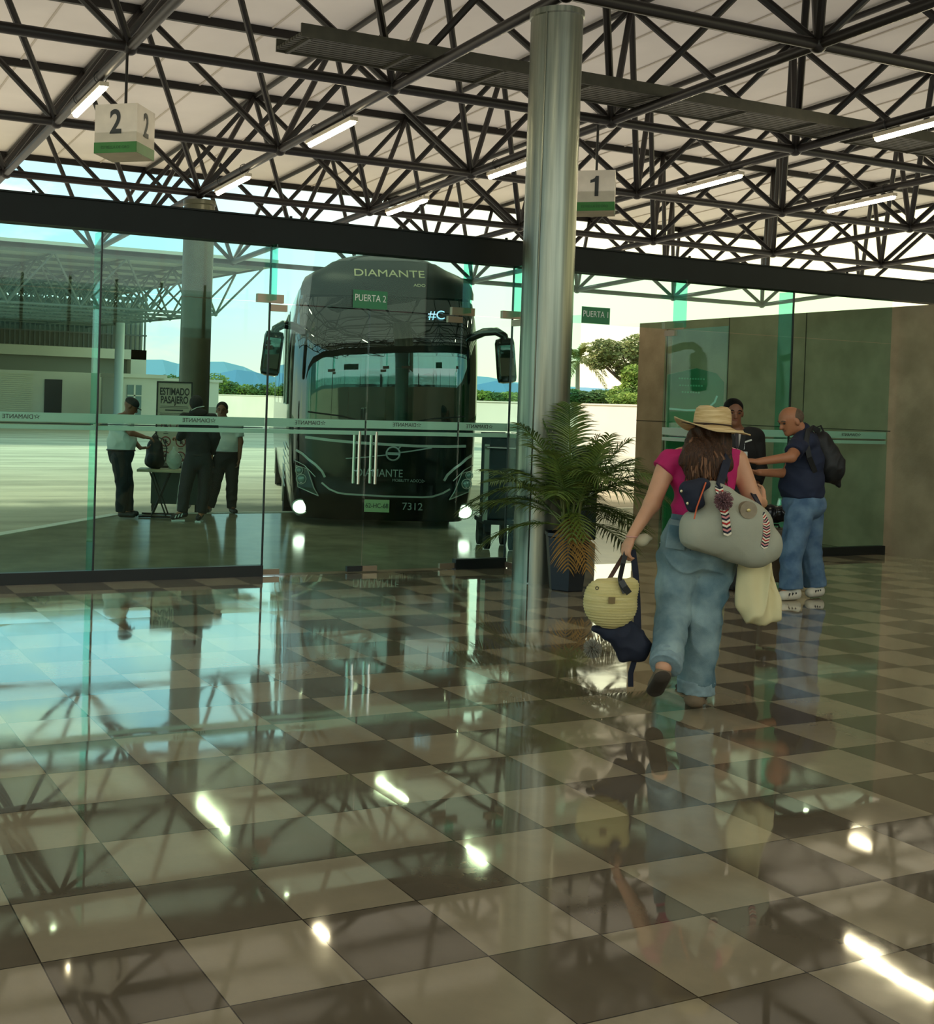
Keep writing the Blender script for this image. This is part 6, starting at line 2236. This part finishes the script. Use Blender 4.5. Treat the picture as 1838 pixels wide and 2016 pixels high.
blob('cap', [('e', J['head'] + u * .045, (0.088, 0.10, 0.07), {'B': np.array([list(r), list(f), list(u)], dtype=np.float32)}), ('p', J['head'] + u * .012, -u)], 0.008, M_TROU, g1)
MB().box(J['head'] + u * .022 + f * .115, (0.13, 0.07, 0.012), Matrix((r, f, u)).transposed(), bev=.004).build('cap_peak', M_TROU, g1)
face(g1, J['head'], 1.02, r, f, u)

# traveller in dark clothes seen from behind
D2 = 15.4
A = lambda u, v, dd=0.0: P(u, v, D2 + dd)
f2_ = A(372, 1020)
g2 = thing('person', 'person in black hooded jacket and striped track trousers, back turned, at the table', 'person', (f2_.x, f2_.y, 0))
J = dict(head=A(386, 796), neck=A(390, 815), chest=A(391, 836), waist=A(390, 872), hip=A(390, 900), hem=A(390, 896), shl=A(364, 824), shr=A(416, 824),
         ell=A(358, 858, .05), wrl=A(352, 862, .26), hdl=HR * -.6 + HF, hnl=-UP, htl=HR, elr=A(424, 864, .0), wrr=A(416, 896, .16), hdr=HF - UP * .6, hnr=-HR, htr=UP,
         hpl=A(376, 912), hpr=A(404, 912), knl=A(364, 962, -.03), knr=A(402, 965), anl=A(358, 1008, -.05), anr=A(396, 1010, -.02), tol=A(345, 1016, -.05), tor=A(392, 1018, -.10))
r, f, u, tr = figure(g2, J, mat('black_jacket', srgb(20, 20, 24), 0.8, noise=.2), mat('track_black', srgb(18, 19, 22), 0.7, noise=.15), M_SKIN_M, 1.0, -.25, -.3, seed=91, long_sleeve=True)
blob('hood', [('e', A(390, 812, -.06), (0.12, 0.07, 0.055)), ('e', J['head'] - f * .01 + u * .02, (0.09, 0.105, 0.10))], 0.009, MATS['black_jacket'], g2)
for a in 'l':
    MB().path([J['hp' + a] - HR * .106 + UP * .02, J['kn' + a] - HR * .084, J['an' + a] - HR * .074 + UP * .03], 0, flat=(HR, 0.016, 0.006)).build('white_stripe', M_WHITE, tr)
MB().path([A(376, 808, -.125), A(388, 802, -.14), A(402, 800, -.125)], 0.005, 6).build('hood_trim', M_WHITE, g2)
shoes(g2, [(A(364, 1012, -.05), A(340, 1018, -.06)), (A(395, 1014, -.02), A(390, 1020, -.12))], M_BLACK, stripe=M_WHITE)

# guard facing the hall
D3 = 16.7
A = lambda u, v, dd=0.0: P(u, v, D3 + dd)
f3_ = A(440, 1006)
g3 = thing('person', 'guard in white shirt with black epaulettes facing the hall, right of the table', 'person', (f3_.x, f3_.y, 0))
J = dict(head=A(437, 808), neck=A(440, 826), chest=A(445, 845), waist=A(446, 875), hip=A(445, 898), hem=A(445, 890), shl=A(424, 835), shr=A(468, 835),
         ell=A(417, 868, -.03), wrl=A(415, 900, -.06), hdl=-UP, hnl=HR, htl=-HF, elr=A(473, 870, -.02), wrr=A(471, 902, -.06), hdr=-UP + HR * -.1, hnr=-HR, htr=-HF,
         hpl=A(433, 905), hpr=A(457, 905), knl=A(424, 955), knr=A(456, 958), anl=A(412, 998), anr=A(456, 1000), tol=A(408, 1004, -.14), tor=A(462, 1006, -.14))
r, f, u, tr = figure(g3, J, M_SHIRTW, M_TROU, M_SKIN_D, 1.0, PI + .1, -.05, seed=95, belly=.02)
face(g3, J['head'], 1.0, r, f, u)
hairless_cap(g3, J['head'], r, f, u, 1.0, M_HAIRB)
shoes(g3, [(A(411, 1003, 0), A(407, 1006, -.16)), (A(456, 1003, 0), A(463, 1007, -.16))], M_BLACK)
for u_ in (428, 464):
    MB().ell(A(u_, 829.5, -.02), (0.055, 0.045, 0.012), Rg).build('epaulette', M_TROU, g3)
